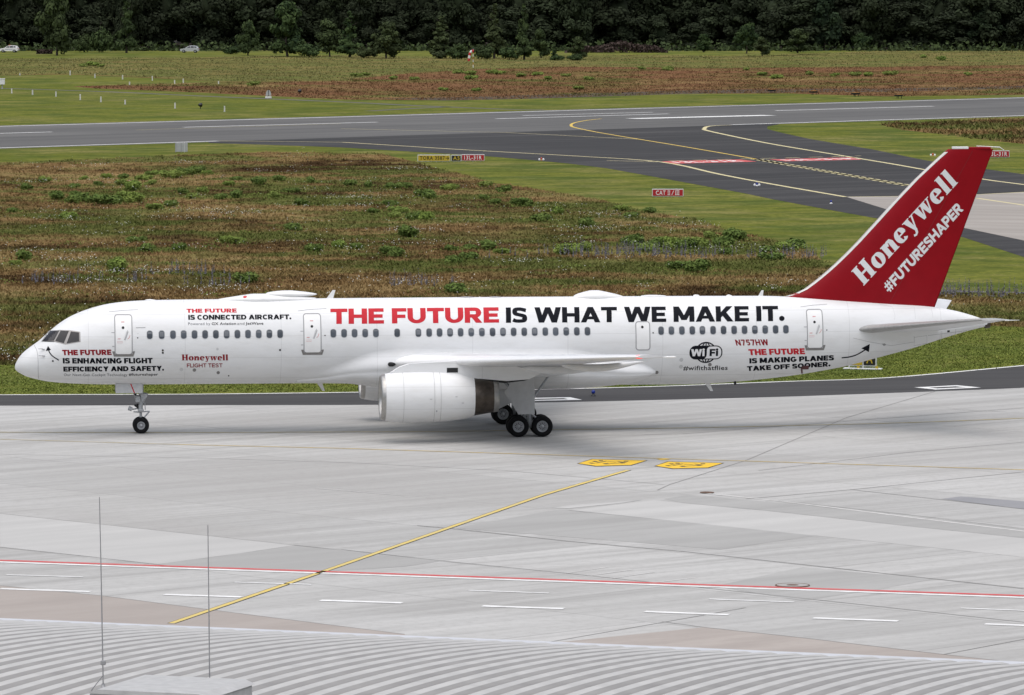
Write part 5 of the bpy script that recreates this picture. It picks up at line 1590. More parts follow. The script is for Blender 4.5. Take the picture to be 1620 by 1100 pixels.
# cars --------------------------------------------------------------------
M_CARW = plain('white_car_paint', (0.78, 0.78, 0.78), 0.3, var=0.02, coat=0.3)
M_CARS = plain('silver_car_paint', (0.50, 0.52, 0.55), 0.3, 0.2, var=0.03, coat=0.3)
M_CGLASS = plain('car_glass', (0.012, 0.014, 0.016), 0.1)
M_LAMP = plain('headlamp', (0.7, 0.7, 0.68), 0.2)
def car(u, v_, yaw, body, label, bar=False):
    p = G(u, v_)
    o = empty('parked_car', (p.x, p.y, 0), yaw); tag(o, label, 'car')
    prof = [(-2.2, .45), (-2.25, .62), (-2.2, .82), (-1.95, .95), (-1.15, 1.06), (-.95, 1.1), (1.55, 1.14), (2.12, 1.06), (2.2, .9), (2.2, .5), (2.05, .36), (1.72, .36), (1.68, .55), (1.52, .68), (1.3, .70), (1.1, .62), (.98, .36), (-1.0, .34), (-1.05, .55), (-1.2, .68), (-1.4, .70), (-1.62, .62), (-1.74, .36), (-2.1, .36)]
    m = MB(); m.prism(prof, -.9, .9); m.build('body', body, o)
    cab = [(-1.02, 1.08), (-.28, 1.56), (.2, 1.66), (1.1, 1.66), (1.72, 1.55), (2.05, 1.1)]
    m = MB()
    n = len(cab)
    vs = [(x, -.86 + max(0, z - 1.1) * .25, z) for x, z in cab] + [(x, .86 - max(0, z - 1.1) * .25, z) for x, z in cab]
    m.add(vs, [(i, (i + 1) % n, n + (i + 1) % n, n + i) for i in range(n)] + [list(range(n)), list(range(n, 2 * n))])
    m.build('roof', body, o)
    for sy in (-1, 1):
        for win in ([(-.78, 1.14), (-.22, 1.5), (.2, 1.55), (.2, 1.14)], [(.28, 1.14), (.28, 1.56), (1.05, 1.56), (1.05, 1.15)], [(1.13, 1.16), (1.13, 1.55), (1.58, 1.48), (1.8, 1.2)]):
            m = MB(); m.add([(x, sy * (.872 - (z - 1.1) * .25), z) for x, z in win], [(0, 1, 2, 3)]); m.build('side_window', M_CGLASS, o)
    m = MB(); m.add([(-1.0, -.76, 1.12), (-1.0, .76, 1.12), (-.36, .66, 1.53), (-.36, -.66, 1.53)], [(0, 1, 2, 3)])
    for q in m.v: pass
    m.v = [(x - .035, y, z + .02) for x, y, z in m.v]; m.build('windscreen', M_CGLASS, o)
    for x in (-1.4, 1.32):
        for y in (-.84, .84):
            e = empty('wheel', (x, y, .35), 0, o)
            m = MB(); m.lathe([(-.11, .2), (-.11, .31), (-.07, .35), (.07, .35), (.11, .31), (.11, .2)], 20, 'y'); m.build('tyre', M_TYRE, e)
            m = MB(); m.lathe([(-.10, .2), (-.115, .12), (-.12, .001)], 16, 'y'); m.lathe([(.10, .2), (.115, .12), (.12, .001)], 16, 'y'); m.build('rim', M_RIM, e)
    for y in (-.68, .68):
        m = MB(); m.box(-2.24, -2.05, y - .18, y + .18, .74, .86, bev=.02); m.build('headlight', M_LAMP, o)
        m = MB(); m.box(2.12, 2.215, y - .16, y + .16, .85, 1.02); m.build('tail_light', M_REDL, o)
    m = MB(); m.box(-2.235, -2.2, -.5, .5, .52, .68); m.build('grille', M_SBLK, o)
    if bar:
        m = MB(); m.box(-.1, .25, -.5, .5, 1.67, 1.78, bev=.03); m.build('light_bar', M_REDL, o)
        m = MB(); m.box(-.9, 1.0, -.915, -.903, .72, .82); m.build('side_stripe', plain('stripe_grey', (.2, .22, .3), .5), o)
car(15, 83.2, R(-8), M_CARW, 'white SUV with light bar at the left edge before the trees', True)
car(300.5, 83.6, R(-4), M_CARS, 'silver hatchback on the grass before the dark forest')

# ================================================================ VEGETATION
def leaf_quads(C, N, size, rg):
    """Quads centred at C with normals near N. Returns (verts, faces)."""
    n = len(C)
    N = N / np.maximum(np.linalg.norm(N, axis=1, keepdims=True), 1e-6)
    a = rg.normal(size=(n, 3)); U = np.cross(N, a); U /= np.maximum(np.linalg.norm(U, axis=1, keepdims=True), 1e-6)
    V = np.cross(N, U)
    s = size[:, None]
    U, V = U * s, V * s * .75
    verts = np.stack([C - U, C - V * .9 + U * .15, C + U, C + V * .9 + U * .1], 1).reshape(-1, 3)
    return verts, np.arange(4 * n).reshape(-1, 4)
def ico(sub=1):
    bm = bmesh.new(); bmesh.ops.create_icosphere(bm, subdivisions=sub, radius=1.0)
    v = np.array([x.co[:] for x in bm.verts]); f = np.array([[w.index for w in q.verts] for q in bm.faces]); bm.free()
    return v, f
ICO_V, ICO_F = ico(2)
def crown(rg, H, W, kind, nl, leaf, core=.62):
    """Leaf clumps filling a crown. Returns verts, quads, tris, tint."""
    lumps = []
    if kind == 'cone':
        k = 26
        for i in range(k):
            z = H * (.10 + .86 * (i + rg.random()) / k)
            rr = W / 2 * (1.02 - z / H) ** .8
            a = rg.random() * 6.283
            d = rr * rg.uniform(.35, .8)
            r = max(rr * rg.uniform(.32, .5), W * .05)
            lumps.append((d * math.cos(a), d * math.sin(a), z, r, r * .6))
        lumps.append((0, 0, H * .5, W * .16, H * .42))
    elif kind == 'bush':
        for i in range(10):
            a = rg.random() * 6.283; d = W / 2 * rg.random() ** .6 * .75
            r = W * rg.uniform(.14, .24)
            z = min(H * rg.uniform(.25, .75), H - r * .7) * (1 - .35 * d / (W / 2))
            lumps.append((d * math.cos(a), d * math.sin(a), z, r, r * .8))
        lumps.append((0, 0, H * .3, W * .3, H * .3))
    else:
        for i in range(24):
            q = rg.random(); z = H * (.12 + .78 * q)
            pr = math.sin(math.pi * min(max((q * .8 + .16), 0), 1)) ** .7
            a = rg.random() * 6.283; d = W / 2 * pr * rg.uniform(.25, .82)
            r = W * rg.uniform(.11, .20)
            lumps.append((d * math.cos(a), d * math.sin(a), z, r, r * .72))
        lumps.append((0, 0, H * .52, W * .24, H * .3))
    L = np.array(lumps)
    vol = L[:, 3] ** 2; vol[-1] *= .25
    idx = rg.choice(len(L), size=nl, p=vol / vol.sum())
    D = rg.normal(size=(nl, 3)); D[:, 2] += .25; D /= np.linalg.norm(D, axis=1, keepdims=True)
    rad = rg.uniform(.68, 1.18, nl)[:, None]
    C = L[idx, :3] + D * np.stack([L[idx, 3], L[idx, 3], L[idx, 4]], 1) * rad
    C[:, 2] = np.clip(C[:, 2], .05, None)
    N = D + rg.normal(size=(nl, 3)) * .45 + np.array([0, 0, .35])
    V, Q = leaf_quads(C, N, leaf * rg.uniform(.55, 1.25, nl), rg)
    lt = rg.random(len(L))
    tint = np.repeat(np.clip(.55 * lt[idx] + .45 * rg.random(nl), 0, 1), 4)
    T = np.zeros((0, 3), int)
    if core:
        vs, fs, o = [V], [], len(V)
        for (x, y, z, r, rz) in lumps:
            jit = 1 + .22 * (rg.random((len(ICO_V), 1)) - .5)
            vs.append(ICO_V * jit * np.array([r, r, rz]) * core + np.array([x, y, z])); fs.append(ICO_F + o); o += len(ICO_V)
        V = np.concatenate(vs); T = np.concatenate(fs)
        V[:, 2] = np.clip(V[:, 2], .0, None)
        tint = np.concatenate([tint, rg.random(len(V) - len(tint))])
    return V, Q, T, tint
M_BARK = plain('bark', (0.045, 0.036, 0.028), 0.9, var=0.3, scale=6, bump=.4)
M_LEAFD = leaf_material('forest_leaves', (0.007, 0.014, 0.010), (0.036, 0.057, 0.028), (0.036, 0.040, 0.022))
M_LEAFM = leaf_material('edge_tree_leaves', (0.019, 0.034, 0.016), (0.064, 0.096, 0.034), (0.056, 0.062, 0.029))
M_LEAFB = leaf_material('bush_leaves', (0.095, 0.145, 0.030), (0.22, 0.29, 0.066), (0.18, 0.21, 0.06))
M_LEAFK = leaf_material('dark_bush_leaves', (0.065, 0.105, 0.025), (0.155, 0.21, 0.055))
M_DEADW = leaf_material('dead_twigs', (0.035, 0.025, 0.022), (0.085, 0.062, 0.055))
def trunk_mesh(H, r, rg, limbs=5, crown_at=.3):
    m = MB()
    p = Vector((0, 0, -.1)); d = Vector((0, 0, 1)); n = 6
    for i in range(n):
        q = p + Vector((rg.uniform(-.02, .02) * H, rg.uniform(-.02, .02) * H, H * .82 / n))
        m.tube(p, q, r * (1 - i / n * .8), r * (1 - (i + 1) / n * .8), 8, caps=False)
        if i >= 1:
            for _ in range(2 if limbs else 0):
                a = rg.uniform(0, 6.28); L = H * .22 * (1 - i / n * .6)
                m.tube(q, q + Vector((math.cos(a) * L, math.sin(a) * L, L * .6)), r * .3, r * .08, 5, caps=False)
        p = q
    return m
VAR = {}
for kind, n, nl in (('broad', 4, 2600), ('cone', 3, 2200), ('bush', 4, 1300)):
    VAR[kind] = []
    for i in range(n):
        rg = np.random.default_rng(100 + i + 10 * len(kind))
        H, W = (10, 8.5) if kind == 'broad' else (10, 5.5) if kind == 'cone' else (5, 6)
        V, Q, T, ti = crown(rg, H, W, kind, nl, .40 if kind != 'bush' else .30)
        c = fast_mesh('crown', V, [Q, T], M_LEAFM, tint=ti)
        t = trunk_mesh(H, .28 if kind != 'bush' else .12, random.Random(i + 5)).build('trunk', M_BARK)
        VAR[kind].append((c, t, H, W))
used_master = set()
def tree(kind, i, u, v_, hpx, wpx, label, name='tree', mat=None, group=None, cat='tree', rz=None):
    c0, t0, H, W = VAR[kind][i % len(VAR[kind])]
    k = (v_ + 70) / CAM_H
    p = G(u, v_)
    o = empty(name, (p.x, p.y, 0), rz if rz is not None else random.uniform(0, 6.28))
    o.scale = (wpx / k / W, wpx / k / W, hpx / k / H)
    tag(o, label, cat, group)
    for src in (c0, t0):
        if src.name in used_master: ch = src.copy(); col.objects.link(ch)
        else: ch = src; used_master.add(src.name)
        ch.parent = o
        if mat and src is c0:
            ch.material_slots[0].link = 'OBJECT'; ch.material_slots[0].material = mat
    return o
EDGE = 'trees along the forest edge'
TREES = [
 ('broad', 0, 90, 88, 112, 62, 'tall broad tree with bare lower trunk right of the white SUV'),
 ('bush', 0, 133, 83, 34, 36, 'low bushy tree just right of the tall broad left tree', 'bush'),
 ('bush', 1, 160, 83, 56, 40, 'pale leaved bushy tree leaning on the tall narrow left tree', 'bush'),
 ('cone', 0, 200, 84, 100, 40, 'tall narrow dense tree left of the silver car'),
 ('broad', 1, 322, 78, 74, 74, 'wide dark round tree right above the silver car'),
 ('bush', 2, 366, 86, 14, 34, 'low pale shrub in front of the forest right of the silver car', 'shrub'),
 ('broad', 2, 392, 88, 58, 38, 'slim small tree with thin trunk between silver car and tall bright tree'),
 ('broad', 3, 455, 90, 92, 64, 'tall tree with bright green top at the forest edge'),
 ('bush', 3, 490, 91, 28, 44, 'low bush at the right foot of the bright green tree', 'bush'),
 ('broad', 1, 522, 90, 60, 46, 'half hidden round tree right of the bright green tree'),
 ('cone', 1, 553, 91, 74, 48, 'dark tapering tree left of the round dark tree'),
 ('broad', 0, 611, 93, 60, 54, 'round dark tree standing free left of the grass opening'),
 ('bush', 1, 580, 92, 26, 34, 'low bush at the left foot of the round dark tree', 'bush'),
 ('cone', 2, 698, 93, 72, 50, 'layered conical tree right of the grass opening'),
 ('bush', 0, 724, 94, 28, 40, 'low bush between conical tree and windsock', 'bush'),
 ('cone', 0, 782, 93, 88, 44, 'tall slim tree with visible trunk right of the windsock'),
 ('bush', 2, 762, 94, 26, 38, 'low bush directly right of the windsock', 'bush'),
 ('cone', 1, 829, 95, 90, 38, 'pointed conical tree, tallest right of the windsock'),
 ('bush', 3, 806, 95, 26, 34, 'low bush between the slim tree and the pointed tree', 'bush'),
 ('broad', 2, 856, 92, 48, 32, 'thin dark tree at the right side of the pointed tree'),
 ('cone', 2, 877, 95.5, 24, 14, 'tiny sapling right of the pointed conical tree'),
 ('broad', 3, 914, 95, 38, 32, 'small flat topped tree in front of the brush pile'),
 ('bush', 0, 913, 96, 12, 32, 'dark low shrub under the small flat topped tree', 'shrub'),
 ('bush', 1, 882, 96, 13, 22, 'dark low shrub under the tiny sapling', 'shrub'),
 ('broad', 0, 1113, 83, 30, 26, 'small round tree right of the brush pile'),
 ('broad', 1, 1181, 85, 50, 40, 'middle sized dark tree left of the lower free standing one'),
 ('broad', 2, 1206, 89, 32, 28, 'small round tree at the right foot of the middle sized tree'),
 ('broad', 3, 1262, 84, 40, 48, 'wide round tree left of the white guard rail'),
 ('broad', 0, 1306, 80, 92, 66, 'huge dark tree rising behind the white guard rail'),
 ('bush', 2, 1366, 80, 32, 36, 'low spreading bush right of the white guard rail', 'bush'),
 ('broad', 1, 1412, 79, 44, 42, 'pale crowned small tree in the right part of the forest edge'),
 ('bush', 3, 1452, 79, 18, 50, 'long low bush between two small right hand trees', 'bush'),
 ('bush', 0, 1490, 79, 26, 46, 'rounded low bush left of the wide layered tree', 'bush'),
 ('broad', 2, 1553, 79, 66, 72, 'wide layered tree near the right edge of the forest'),
 ('broad', 3, 1607, 78, 36, 36, 'small round tree at the far right edge'),
 ('broad', 0, 1440, 75, 74, 80, 'big rounded crown behind the pale small tree on the right'),
 ('broad', 3, 1370, 75, 84, 70, 'brownish big crown right above the low spreading bush'),
]
for t in TREES:
    kind, i, u, v_, h, w, lab = t[:7]
    nm = t[7] if len(t) > 7 else 'tree'
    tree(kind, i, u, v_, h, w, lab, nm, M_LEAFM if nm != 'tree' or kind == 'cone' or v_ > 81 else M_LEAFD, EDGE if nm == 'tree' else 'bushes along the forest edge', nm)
me_ = bpy.data.meshes.new('forest_floor'); me_.from_pydata([(-700, 1366, Z1), (700, 1366, Z1), (700, 2200, Z1), (-700, 2200, Z1)], [], [(0, 1, 2, 3)])
me_.materials.append(plain('leaf_litter', (0.035, 0.027, 0.017), 0.95, var=0.4, scale=.2))
ff_ = bpy.data.objects.new('forest_floor', me_); col.objects.link(ff_); tag(ff_, kind='structure')
# the closed wood behind, one mass
rg = np.random.default_rng(55)
base = [crown(np.random.default_rng(300 + i), 20, 13, 'broad', 4200, .46, .6) for i in range(5)]
coarse = [crown(np.random.default_rng(400 + i), 20, 13, 'broad', 600, 1.0, .75) for i in range(3)]
vs, qs, ts, tn, o_ = [], [], [], [], 0
for row, depth in enumerate((1372, 1384, 1396, 1410, 1425, 1440, 1458, 1476, 1495)):
    lim = 175 if row < 3 else 215
    x = -lim + rg.uniform(0, 5)
    while x < lim:
        V, Q, T, ti = base[rg.integers(5)] if row < 3 else coarse[rg.integers(3)]
        a = rg.random() * 6.283; sc = rg.uniform(.7, 1.3)
        M = np.array([[math.cos(a), -math.sin(a), 0], [math.sin(a), math.cos(a), 0], [0, 0, 1]])
        hh = rg.uniform(.9, 1.35) * (rg.uniform(.4, .75) if row == 0 and rg.random() < .5 else 1)
        P = (V * np.array([sc, sc, hh])) @ M.T + np.array([x, depth + rg.uniform(-6, 6), -1.2])
        vs.append(P); qs.append(Q + o_); ts.append(T + o_); tn.append(np.clip(ti * .75 + rg.uniform(-.25, .35), 0, 1)); o_ += len(P)
        x += rg.uniform(6.5, 11.5)
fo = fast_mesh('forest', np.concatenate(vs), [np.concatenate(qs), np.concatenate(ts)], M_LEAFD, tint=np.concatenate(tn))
tag(fo, 'dark closed wood behind the heath', kind='stuff')
# ragged undergrowth at its foot
n = 9000
X = rg.uniform(-205, 205, n); Y = 1352 + rg.gamma(2.0, 4.0, n)
Zc = rg.uniform(0, 2.6, n) * rg.random(n)
V, Q = leaf_quads(np.stack([X, Y, Zc], 1), rg.normal(size=(n, 3)) + np.array([0, -.3, .4]), rg.uniform(.25, .7, n), rg)
tag(fast_mesh('undergrowth', V, Q, M_LEAFM, tint=np.repeat(rg.random(n), 4)), 'low undergrowth along the foot of the wood', kind='stuff')
# heap of dead branches
p = G(975, 83.5)
n = 2600
a = rg.random(n); cx = (a - .5) * 24 * (1 + .0 * a)
prof_h = np.interp(a, [0, .12, .3, .45, .55, .62, .75, .9, 1], [.3, 1.6, 1.4, 2.2, 3.0, 2.3, 1.8, 1.6, .2])
Zc = prof_h * rg.random(n) ** .8
V, Q = leaf_quads(np.stack([cx, rg.normal(0, 1.6, n), Zc], 1), rg.normal(size=(n, 3)), rg.uniform(.12, .45, n), rg)
st_v, st_q = V.copy(), Q
bo = fast_mesh('brush_pile', V, Q, M_DEADW, tint=np.repeat(rg.random(n), 4))
bo.location = (p.x, p.y, 0)
tag(bo, 'long heap of dead brown branches before the forest', 'brush pile')
p = G(88, 85.5)
n = 900
V, Q = leaf_quads(np.stack([rg.uniform(-1.8, 1.8, n), rg.uniform(-.8, .8, n), rg.uniform(0, .9, n)], 1), rg.normal(size=(n, 3)), rg.uniform(.1, .35, n), rg)
bo = fast_mesh('brush_pile', V, Q, M_DEADW, tint=np.repeat(rg.random(n), 4)); bo.location = (p.x - 2.6, p.y, 0)
tag(bo, 'small dark heap of twigs under the tall broad left tree', 'brush pile')
# white guard rail and grey cabinet in the gap
p = G(1334, 78)
o = empty('guard_rail', (p.x, p.y, 0)); tag(o, 'white guard rail in the gap at the forest edge', 'guard rail')
m = MB(); m.box(-2.6, 2.6, -.05, .05, .35, .62, bev=.03); m.build('beam', M_SWHT, o)
for x in (-2.2, 0, 2.2):
    m = MB(); m.box(x - .06, x + .06, .05, .15, 0, .65); m.build('post', M_SGREY, o)
p = G(1311, 79)
o = empty('equipment_cabinet', (p.x, p.y, 0)); tag(o, 'grey equipment cabinet left of the white guard rail', 'cabinet')
m = MB(); m.box(-.3, .3, -.25, .25, .1, 1.15, bev=.03); m.build('housing', M_SGREY, o)
m = MB(); m.box(-.36, .36, -.3, .3, 1.15, 1.22); m.build('lid', M_SGREY, o)
m = MB(); m.box(-.2, .2, -.2, .2, -.02, .12); m.build('base', M_SGREY, o)

# ---------------------------------------------------------------- heath
def inside(px, poly):
    x, y = px[:, 0], px[:, 1]
    r = np.zeros(len(px), bool)
    n = len(poly)
    for i in range(n):
        x0, y0 = poly[i]; x1, y1 = poly[(i + 1) % n]
        if y0 == y1: continue
        c = ((y0 > y) != (y1 > y)) & (x < (x1 - x0) * (y - y0) / (y1 - y0) + x0)
        r ^= c
    return r
def ground_points(px):
    u, v_ = (px[:, 0] - 810) / FOC, (px[:, 1] - 550) / FOC
    dy = math.cos(PITCH) - v_ * math.sin(PITCH); dz = -math.sin(PITCH) - v_ * math.cos(PITCH)
    k = -CAM_H / dz
    return np.stack([u * k, dy * k], 1)
def scatter(poly, n, rg, u0=-200, u1=1800):
    vs_ = [q[1] for q in poly]
    out = []
    tot = 0
    while tot < n:
        c = np.stack([rg.uniform(u0, u1, n), rg.uniform(min(vs_), max(vs_), n)], 1)
        c = c[inside(c, poly)]
        out.append(c); tot += len(c)
    return ground_points(np.concatenate(out)[:n])
def tufts(name, XY, hmin, hmax, width, blades, mat, rg, label, spread=.28):
    n = len(XY)
    k = n * blades
    c = np.repeat(XY, blades, 0) + rg.normal(0, spread, (k, 2))
    h = np.repeat(rg.uniform(hmin, hmax, n), blades) * rg.uniform(.55, 1.15, k)
    a = rg.uniform(0, 6.283, k); w = width * rg.uniform(.6, 1.3, k)
    lean = rg.normal(0, .75, (k, 2)) * h[:, None]
    dx, dy = np.cos(a) * w, np.sin(a) * w
    z = np.zeros(k)
    A = np.stack([c[:, 0] - dx, c[:, 1] - dy, z], 1); B = np.stack([c[:, 0] + dx, c[:, 1] + dy, z], 1)
    T = np.stack([c[:, 0] + lean[:, 0], c[:, 1] + lean[:, 1], h], 1)
    V = np.stack([A, B, T], 1).reshape(-1, 3)
    tint = np.repeat(np.clip(np.repeat(rg.random(n), blades) * .7 + rg.random(k) * .3, 0, 1), 3)
    o = fast_mesh(name, V, np.arange(3 * k).reshape(-1, 3), mat, tint=tint)
    tag(o, label, kind='stuff')
rg = np.random.default_rng(77)
tufts('heath_grass', scatter(HEATH, 52000, rg), .08, .27, .055, 7, M_TUFT, rg, 'tall dry grass of the heath')
HEATH_RED = [(520, 129), (650, 116), (800, 108), (900, 106), (1150, 108), (1400, 106), (1620, 103), (2200, 100), (2200, 147), (1620, 150), (1400, 153), (1250, 148), (1080, 148.5), (850, 156), (700, 159), (550, 158), (300, 146), (150, 140), (115, 137), (220, 134), (300, 132)]
tufts('heath_grass', scatter(HEATH_RED, 9000, rg), .15, .36, .10, 5, M_TUFT_FAR, rg, 'reddish dry grass of the far heath', .5)
M_TUFT_MEADOW = leaf_material('meadow_blades', (0.095, 0.11, 0.034), (0.20, 0.20, 0.08), (0.19, 0.15, 0.07))
tufts('meadow_grass', scatter(FAR_MEADOW, 7000, rg), .12, .35, .10, 5, M_TUFT_MEADOW, rg, 'green brown meadow before the wood', .6)
tufts('heath_grass', scatter(HEATH_RIGHT, 3500, rg, 1300, 1900), .25, .5, .14, 5, M_TUFT, rg, 'dry grass of the small heath', .4)
# mown grass beside the pavement
MOWN = [(-200, 577), (0, 577), (500, 574), (1000, 561), (1400, 539), (1560, 516), (1800, 520), (1800, 560), (1620, 577), (1402, 596.5), (1240, 602.5), (1048, 610), (847, 615), (560, 619.5), (0, 623.5), (-200, 625)]
M_MTUFT = leaf_material('mown_blades', (0.108, 0.142, 0.026), (0.205, 0.235, 0.058))
tufts('short_grass', scatter(MOWN, 22000, rg), .03, .09, .045, 5, M_MTUFT, rg, 'short grass along the taxiway', .3)
# white blossom and blue spikes
M_BLOOM = plain('white_blossom', (0.60, 0.60, 0.54), 0.8)
M_LUPIN = leaf_material('lupin_spikes', (0.085, 0.085, 0.085), (0.16, 0.15, 0.18))
cl = []
spots = scatter(HEATH, 210, rg)
for x, y in spots:
    k = rg.integers(4, 26)
    cl.append(np.array([x, y]) + rg.normal(0, 1, (k, 2)) * np.array([rg.uniform(.6, 2.2), rg.uniform(.6, 2.6)]))
for u, v_, k, sx in [(310, 262, 90, 2.0), (150, 266, 40, 1.5), (65, 292, 40, 1.5), (320, 338, 90, 2.6), (270, 350, 50, 2), (370, 343, 60, 2), (215, 437, 120, 2.2), (170, 452, 90, 2.2), (350, 463, 90, 1.6), (110, 418, 60, 1.6), (60, 405, 80, 2.2), (660, 452, 90, 2.4), (640, 370, 80, 1.8), (570, 331, 60, 1.8), (550, 318, 60, 1.6), (620, 317, 40, 1.4), (940, 345, 60, 1.6), (960, 366, 50, 1.6), (1080, 361, 60, 2.0), (820, 420, 60, 1.6), (640, 272, 40, 1.4), (1160, 400, 60, 3), (900, 368, 60, 2.5)]:
    p = G(u, v_)
    cl.append(np.array([p.x, p.y]) + rg.normal(0, 1, (k, 2)) * np.array([sx, sx * .9]))
cl.append(scatter(HEATH, 600, rg))
XY = np.concatenate(cl); n = len(XY)
C = np.concatenate([XY, rg.uniform(.28, .55, (n, 1))], 1)
V, Q = leaf_quads(C, rg.normal(size=(n, 3)) * .6 + np.array([0, -.6, .8]), rg.uniform(.030, .054, n), rg)
tag(fast_mesh('white_flowers', V, Q, M_BLOOM), 'small white flowers in the heath grass', kind='stuff')
L = []
for u, v_, k, s in [(88, 450, 26, 1.3), (300, 437, 24, 1.2), (328, 455, 16, 1.2), (212, 448, 10, .8), (660, 455, 26, 1.5), (930, 408, 46, 2.6), (985, 402, 30, 2.2), (1062, 408, 60, 2.6), (1240, 410, 20, 1.6), (1265, 412, 14, 1.2), (1505, 470, 24, 1.5), (1540, 470, 40, 2.0), (1575, 472, 16, 1.6)]:
    p = G(u, v_)
    L.append(np.array([p.x, p.y]) + rg.normal(0, 1, (k, 2)) * s)
XY = np.concatenate(L); n = len(XY)
seg = 7
C = np.repeat(XY, seg, 0); hh = np.repeat(rg.uniform(.6, 1.25, n), seg)
C = np.concatenate([C + rg.normal(0, .02, (n * seg, 2)), (hh * np.tile(np.linspace(.3, 1, seg), n))[:, None]], 1)
V, Q = leaf_quads(C, rg.normal(size=(n * seg, 3)) * .4 + np.array([0, -1, .3]), .085 * np.tile(np.linspace(1, .5, seg), n), rg)
tag(fast_mesh('blue_flower_spikes', V, Q, M_LUPIN, tint=np.repeat(rg.random(n * seg), 4)), 'tall blue flower spikes in the heath', kind='stuff')
# green shrubs scattered over the heath, each one a thing
SH = []
for x0, y0, L in ((0, 220, [(650, 240, 1), (510, 250, .8), (760, 245, 1), (875, 252, 1.1), (920, 220, .8), (980, 222, 1.2), (1060, 240, 1.5), (1130, 222, 1.4), (1210, 215, 1.4), (1270, 218, .9), (265, 265, 1.2), (455, 298, 1), (600, 285, .8), (815, 315, 1.6), (745, 282, 1.1), (170, 312, 1.1), (450, 345, .9), (450, 392, 1.4), (510, 390, 1.5), (640, 400, 1.7), (700, 395, 1.3), (790, 388, 1.7), (340, 370, 1.3), (1120, 335, 1), (1240, 330, .9), (1445, 252, .8), (1450, 360, 1.1), (1350, 370, 1), (1580, 278, 1.3), (950, 430, 1.2), (1050, 415, 1.2), (80, 448, .9), (420, 485, 1.1), (840, 632, 1), (1385, 640, 1.1), (1445, 640, 1.1), (900, 690, 1.1), (1100, 680, 1), (150, 745, 1.3), (95, 770, .9), (720, 815, 1.6), (1170, 365, .9), (1390, 285, 1), (920, 280, .9), (1490, 880, 1.2)]),
                  (420, 220, [(85, 258, 1.2), (130, 325, .9), (185, 328, 1), (50, 360, 1.1), (225, 403, 1), (270, 270, 1), (515, 285, 1.1), (630, 296, 1), (765, 305, 1.2), (850, 300, 1.2), (1125, 315, 1.1), (960, 355, 1.3), (1010, 365, 1.2), (1340, 292, 1), (1450, 325, 1.2), (1340, 370, .9), (1405, 395, .9), (1570, 410, 1.5), (765, 412, 1), (800, 442, .9), (665, 452, .9), (850, 450, .8), (790, 485, 1.1), (920, 495, 1.2), (980, 498, 1.2), (160, 560, 1.1), (450, 668, 1.1), (560, 672, 1), (1140, 685, .9), (1250, 675, .9), (1350, 675, 1.1), (1145, 758, 1.1), (1235, 735, 1.1), (770, 720, 1.3), (880, 600, 1.5), (1150, 940, 1.4), (300, 690, 1.1), (1450, 700, .9)]),
                  (840, 220, [(160, 460, 1), (60, 505, 1.3), (340, 540, 1.2), (550, 440, 1.2), (720, 452, 1), (620, 480, 1), (215, 705, 1.4), (610, 645, 1.5), (690, 692, 1.2), (790, 660, 1.5), (850, 665, 1.5), (1010, 668, 1.5), (1165, 655, 1.3), (1230, 620, 1.4), (1280, 622, 1.2), (1100, 612, 1.2), (1190, 705, 1), (1460, 740, 1.2), (1560, 680, 1.4), (1600, 670, 1.4), (1440, 692, 1.1), (1020, 815, 1.4), (900, 800, 1.2), (330, 685, 1.2), (950, 672, 1.2)])):
    SH += [(x0 + a / 3.857, y0 + b / 3.857, s) for a, b, s in L]
rg = np.random.default_rng(91)
W_C, W_N, W_S, W_T = [], [], [], []
more = scatter(HEATH, 70, rg)
spots_ = [(G(u, v_).x, G(u, v_).y, s) for u, v_, s in SH] + [(x, y, rg.uniform(.4, 1.2)) for x, y in more]
for x, y, s in spots_:
    k = int(150 * s)
    d = rg.normal(0, 1, (k, 2)) * np.array([1.15 * s, 1.5 * s])
    r = np.hypot(d[:, 0] / (1.15 * s), d[:, 1] / (1.5 * s))
    z = rg.uniform(.05, .42, k) * np.exp(-r * .7) * s ** .5 + .03
    W_C.append(np.stack([x + d[:, 0], y + d[:, 1], z], 1)); W_S.append(rg.uniform(.03, .075, k)); W_T.append(np.clip(rg.random() * .6 + rg.random(k) * .4, 0, 1))
C = np.concatenate(W_C); n = len(C)
V, Q = leaf_quads(C, rg.normal(size=(n, 3)) * .6 + np.array([0, -.3, .6]), np.concatenate(W_S), rg)
tag(fast_mesh('green_weeds', V, Q, leaf_material('weed_leaves', (0.085, 0.125, 0.027), (0.18, 0.235, 0.055)), tint=np.repeat(np.concatenate(W_T), 4)), 'loose green weeds among the heath grass', kind='stuff')
rs = random.Random(12)
shv = []
for i in range(6):
    rg = np.random.default_rng(500 + i)
    V, Q, T, ti = crown(rg, .8, 1.35, 'bush', 1100, .075, .5)
    c = fast_mesh('shrub', V, [Q, T], M_LEAFB, tint=ti)
    shv.append(c)
usedS = set()
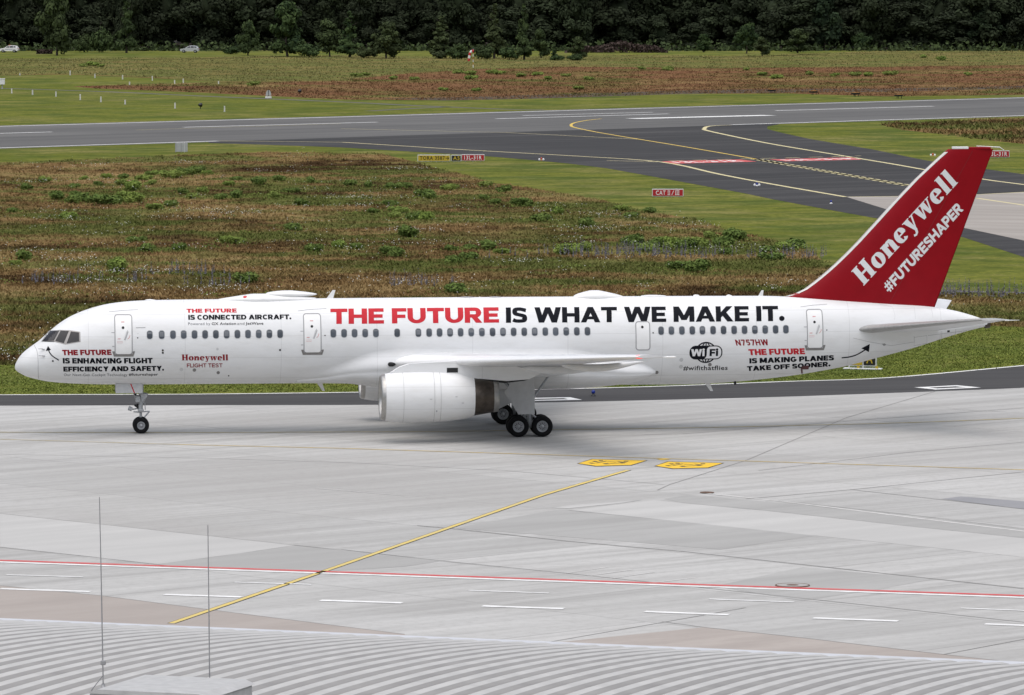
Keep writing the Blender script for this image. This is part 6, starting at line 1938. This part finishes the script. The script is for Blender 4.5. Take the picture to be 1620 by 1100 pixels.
for k, (u, v_, s) in enumerate(SH):
    i = rs.randrange(6)
    if i in usedS: o = shv[i].copy(); col.objects.link(o)
    else: o = shv[i]; usedS.add(i)
    p = G(u, v_)
    s *= .95
    sx = s * rs.uniform(.85, 1.2)
    o.location = (p.x, p.y, -.04); o.rotation_euler = (0, 0, rs.uniform(0, 6.28)); o.scale = (sx * rs.uniform(1, 1.35), sx, s * rs.uniform(.75, 1.05))
    dark = rs.random() < .3
    if dark:
        o.material_slots[0].link = 'OBJECT'; o.material_slots[0].material = M_LEAFK
    big = s >= 1.23
    tag(o, ('%s %s leafy shrub standing in the brown heath grass' % ('broad' if big else 'small', 'dark green' if dark else 'bright green')), 'shrub', ('%s %s shrubs of the heath' % ('broad' if big else 'small', 'dark green' if dark else 'bright green')))
for i in range(6):
    if i not in usedS: bpy.data.objects.remove(shv[i])
for u, v_, s in [(145, 105, 2.2), (130, 106, 1.6), (160, 106, 1.4), (400, 136, 2), (565, 122, 1.8), (580, 120, 1.6), (622, 126, 1.6), (655, 127, 1.5), (725, 117, 2), (745, 119, 2.2), (780, 117, 2), (790, 118, 1.8), (745, 126, 2), (826, 122, 1.8), (850, 120, 1.8), (866, 126, 1.6), (896, 122, 1.5), (930, 127, 1.6), (1015, 110, 1.6), (1055, 112, 2.2), (1182, 112, 1.4), (1206, 120, 1.8), (1228, 125, 2), (1280, 119, 1.8), (1320, 121, 1.6), (1354, 121, 2), (1375, 121, 1.9), (1410, 120, 2.2), (1490, 96, 2.2), (1460, 92, 1.8), (700, 144, 1.4), (914, 142, 1.6), (755, 145, 1.4), (1530, 120, 1.6)]:
    o = shv[rs.randrange(6)]
    if o.name not in bpy.data.objects: continue
    o = o.copy(); col.objects.link(o)
    p = G(u, v_); o.location = (p.x, p.y, 0); o.rotation_euler = (0, 0, rs.uniform(0, 6.28)); o.scale = (s * 1.05, s * .9, s * .6)
    o.material_slots[0].link = 'OBJECT'; o.material_slots[0].material = M_LEAFB
    tag(o, 'low green shrub out in the far reddish heath', 'shrub', 'low shrubs of the far heath')
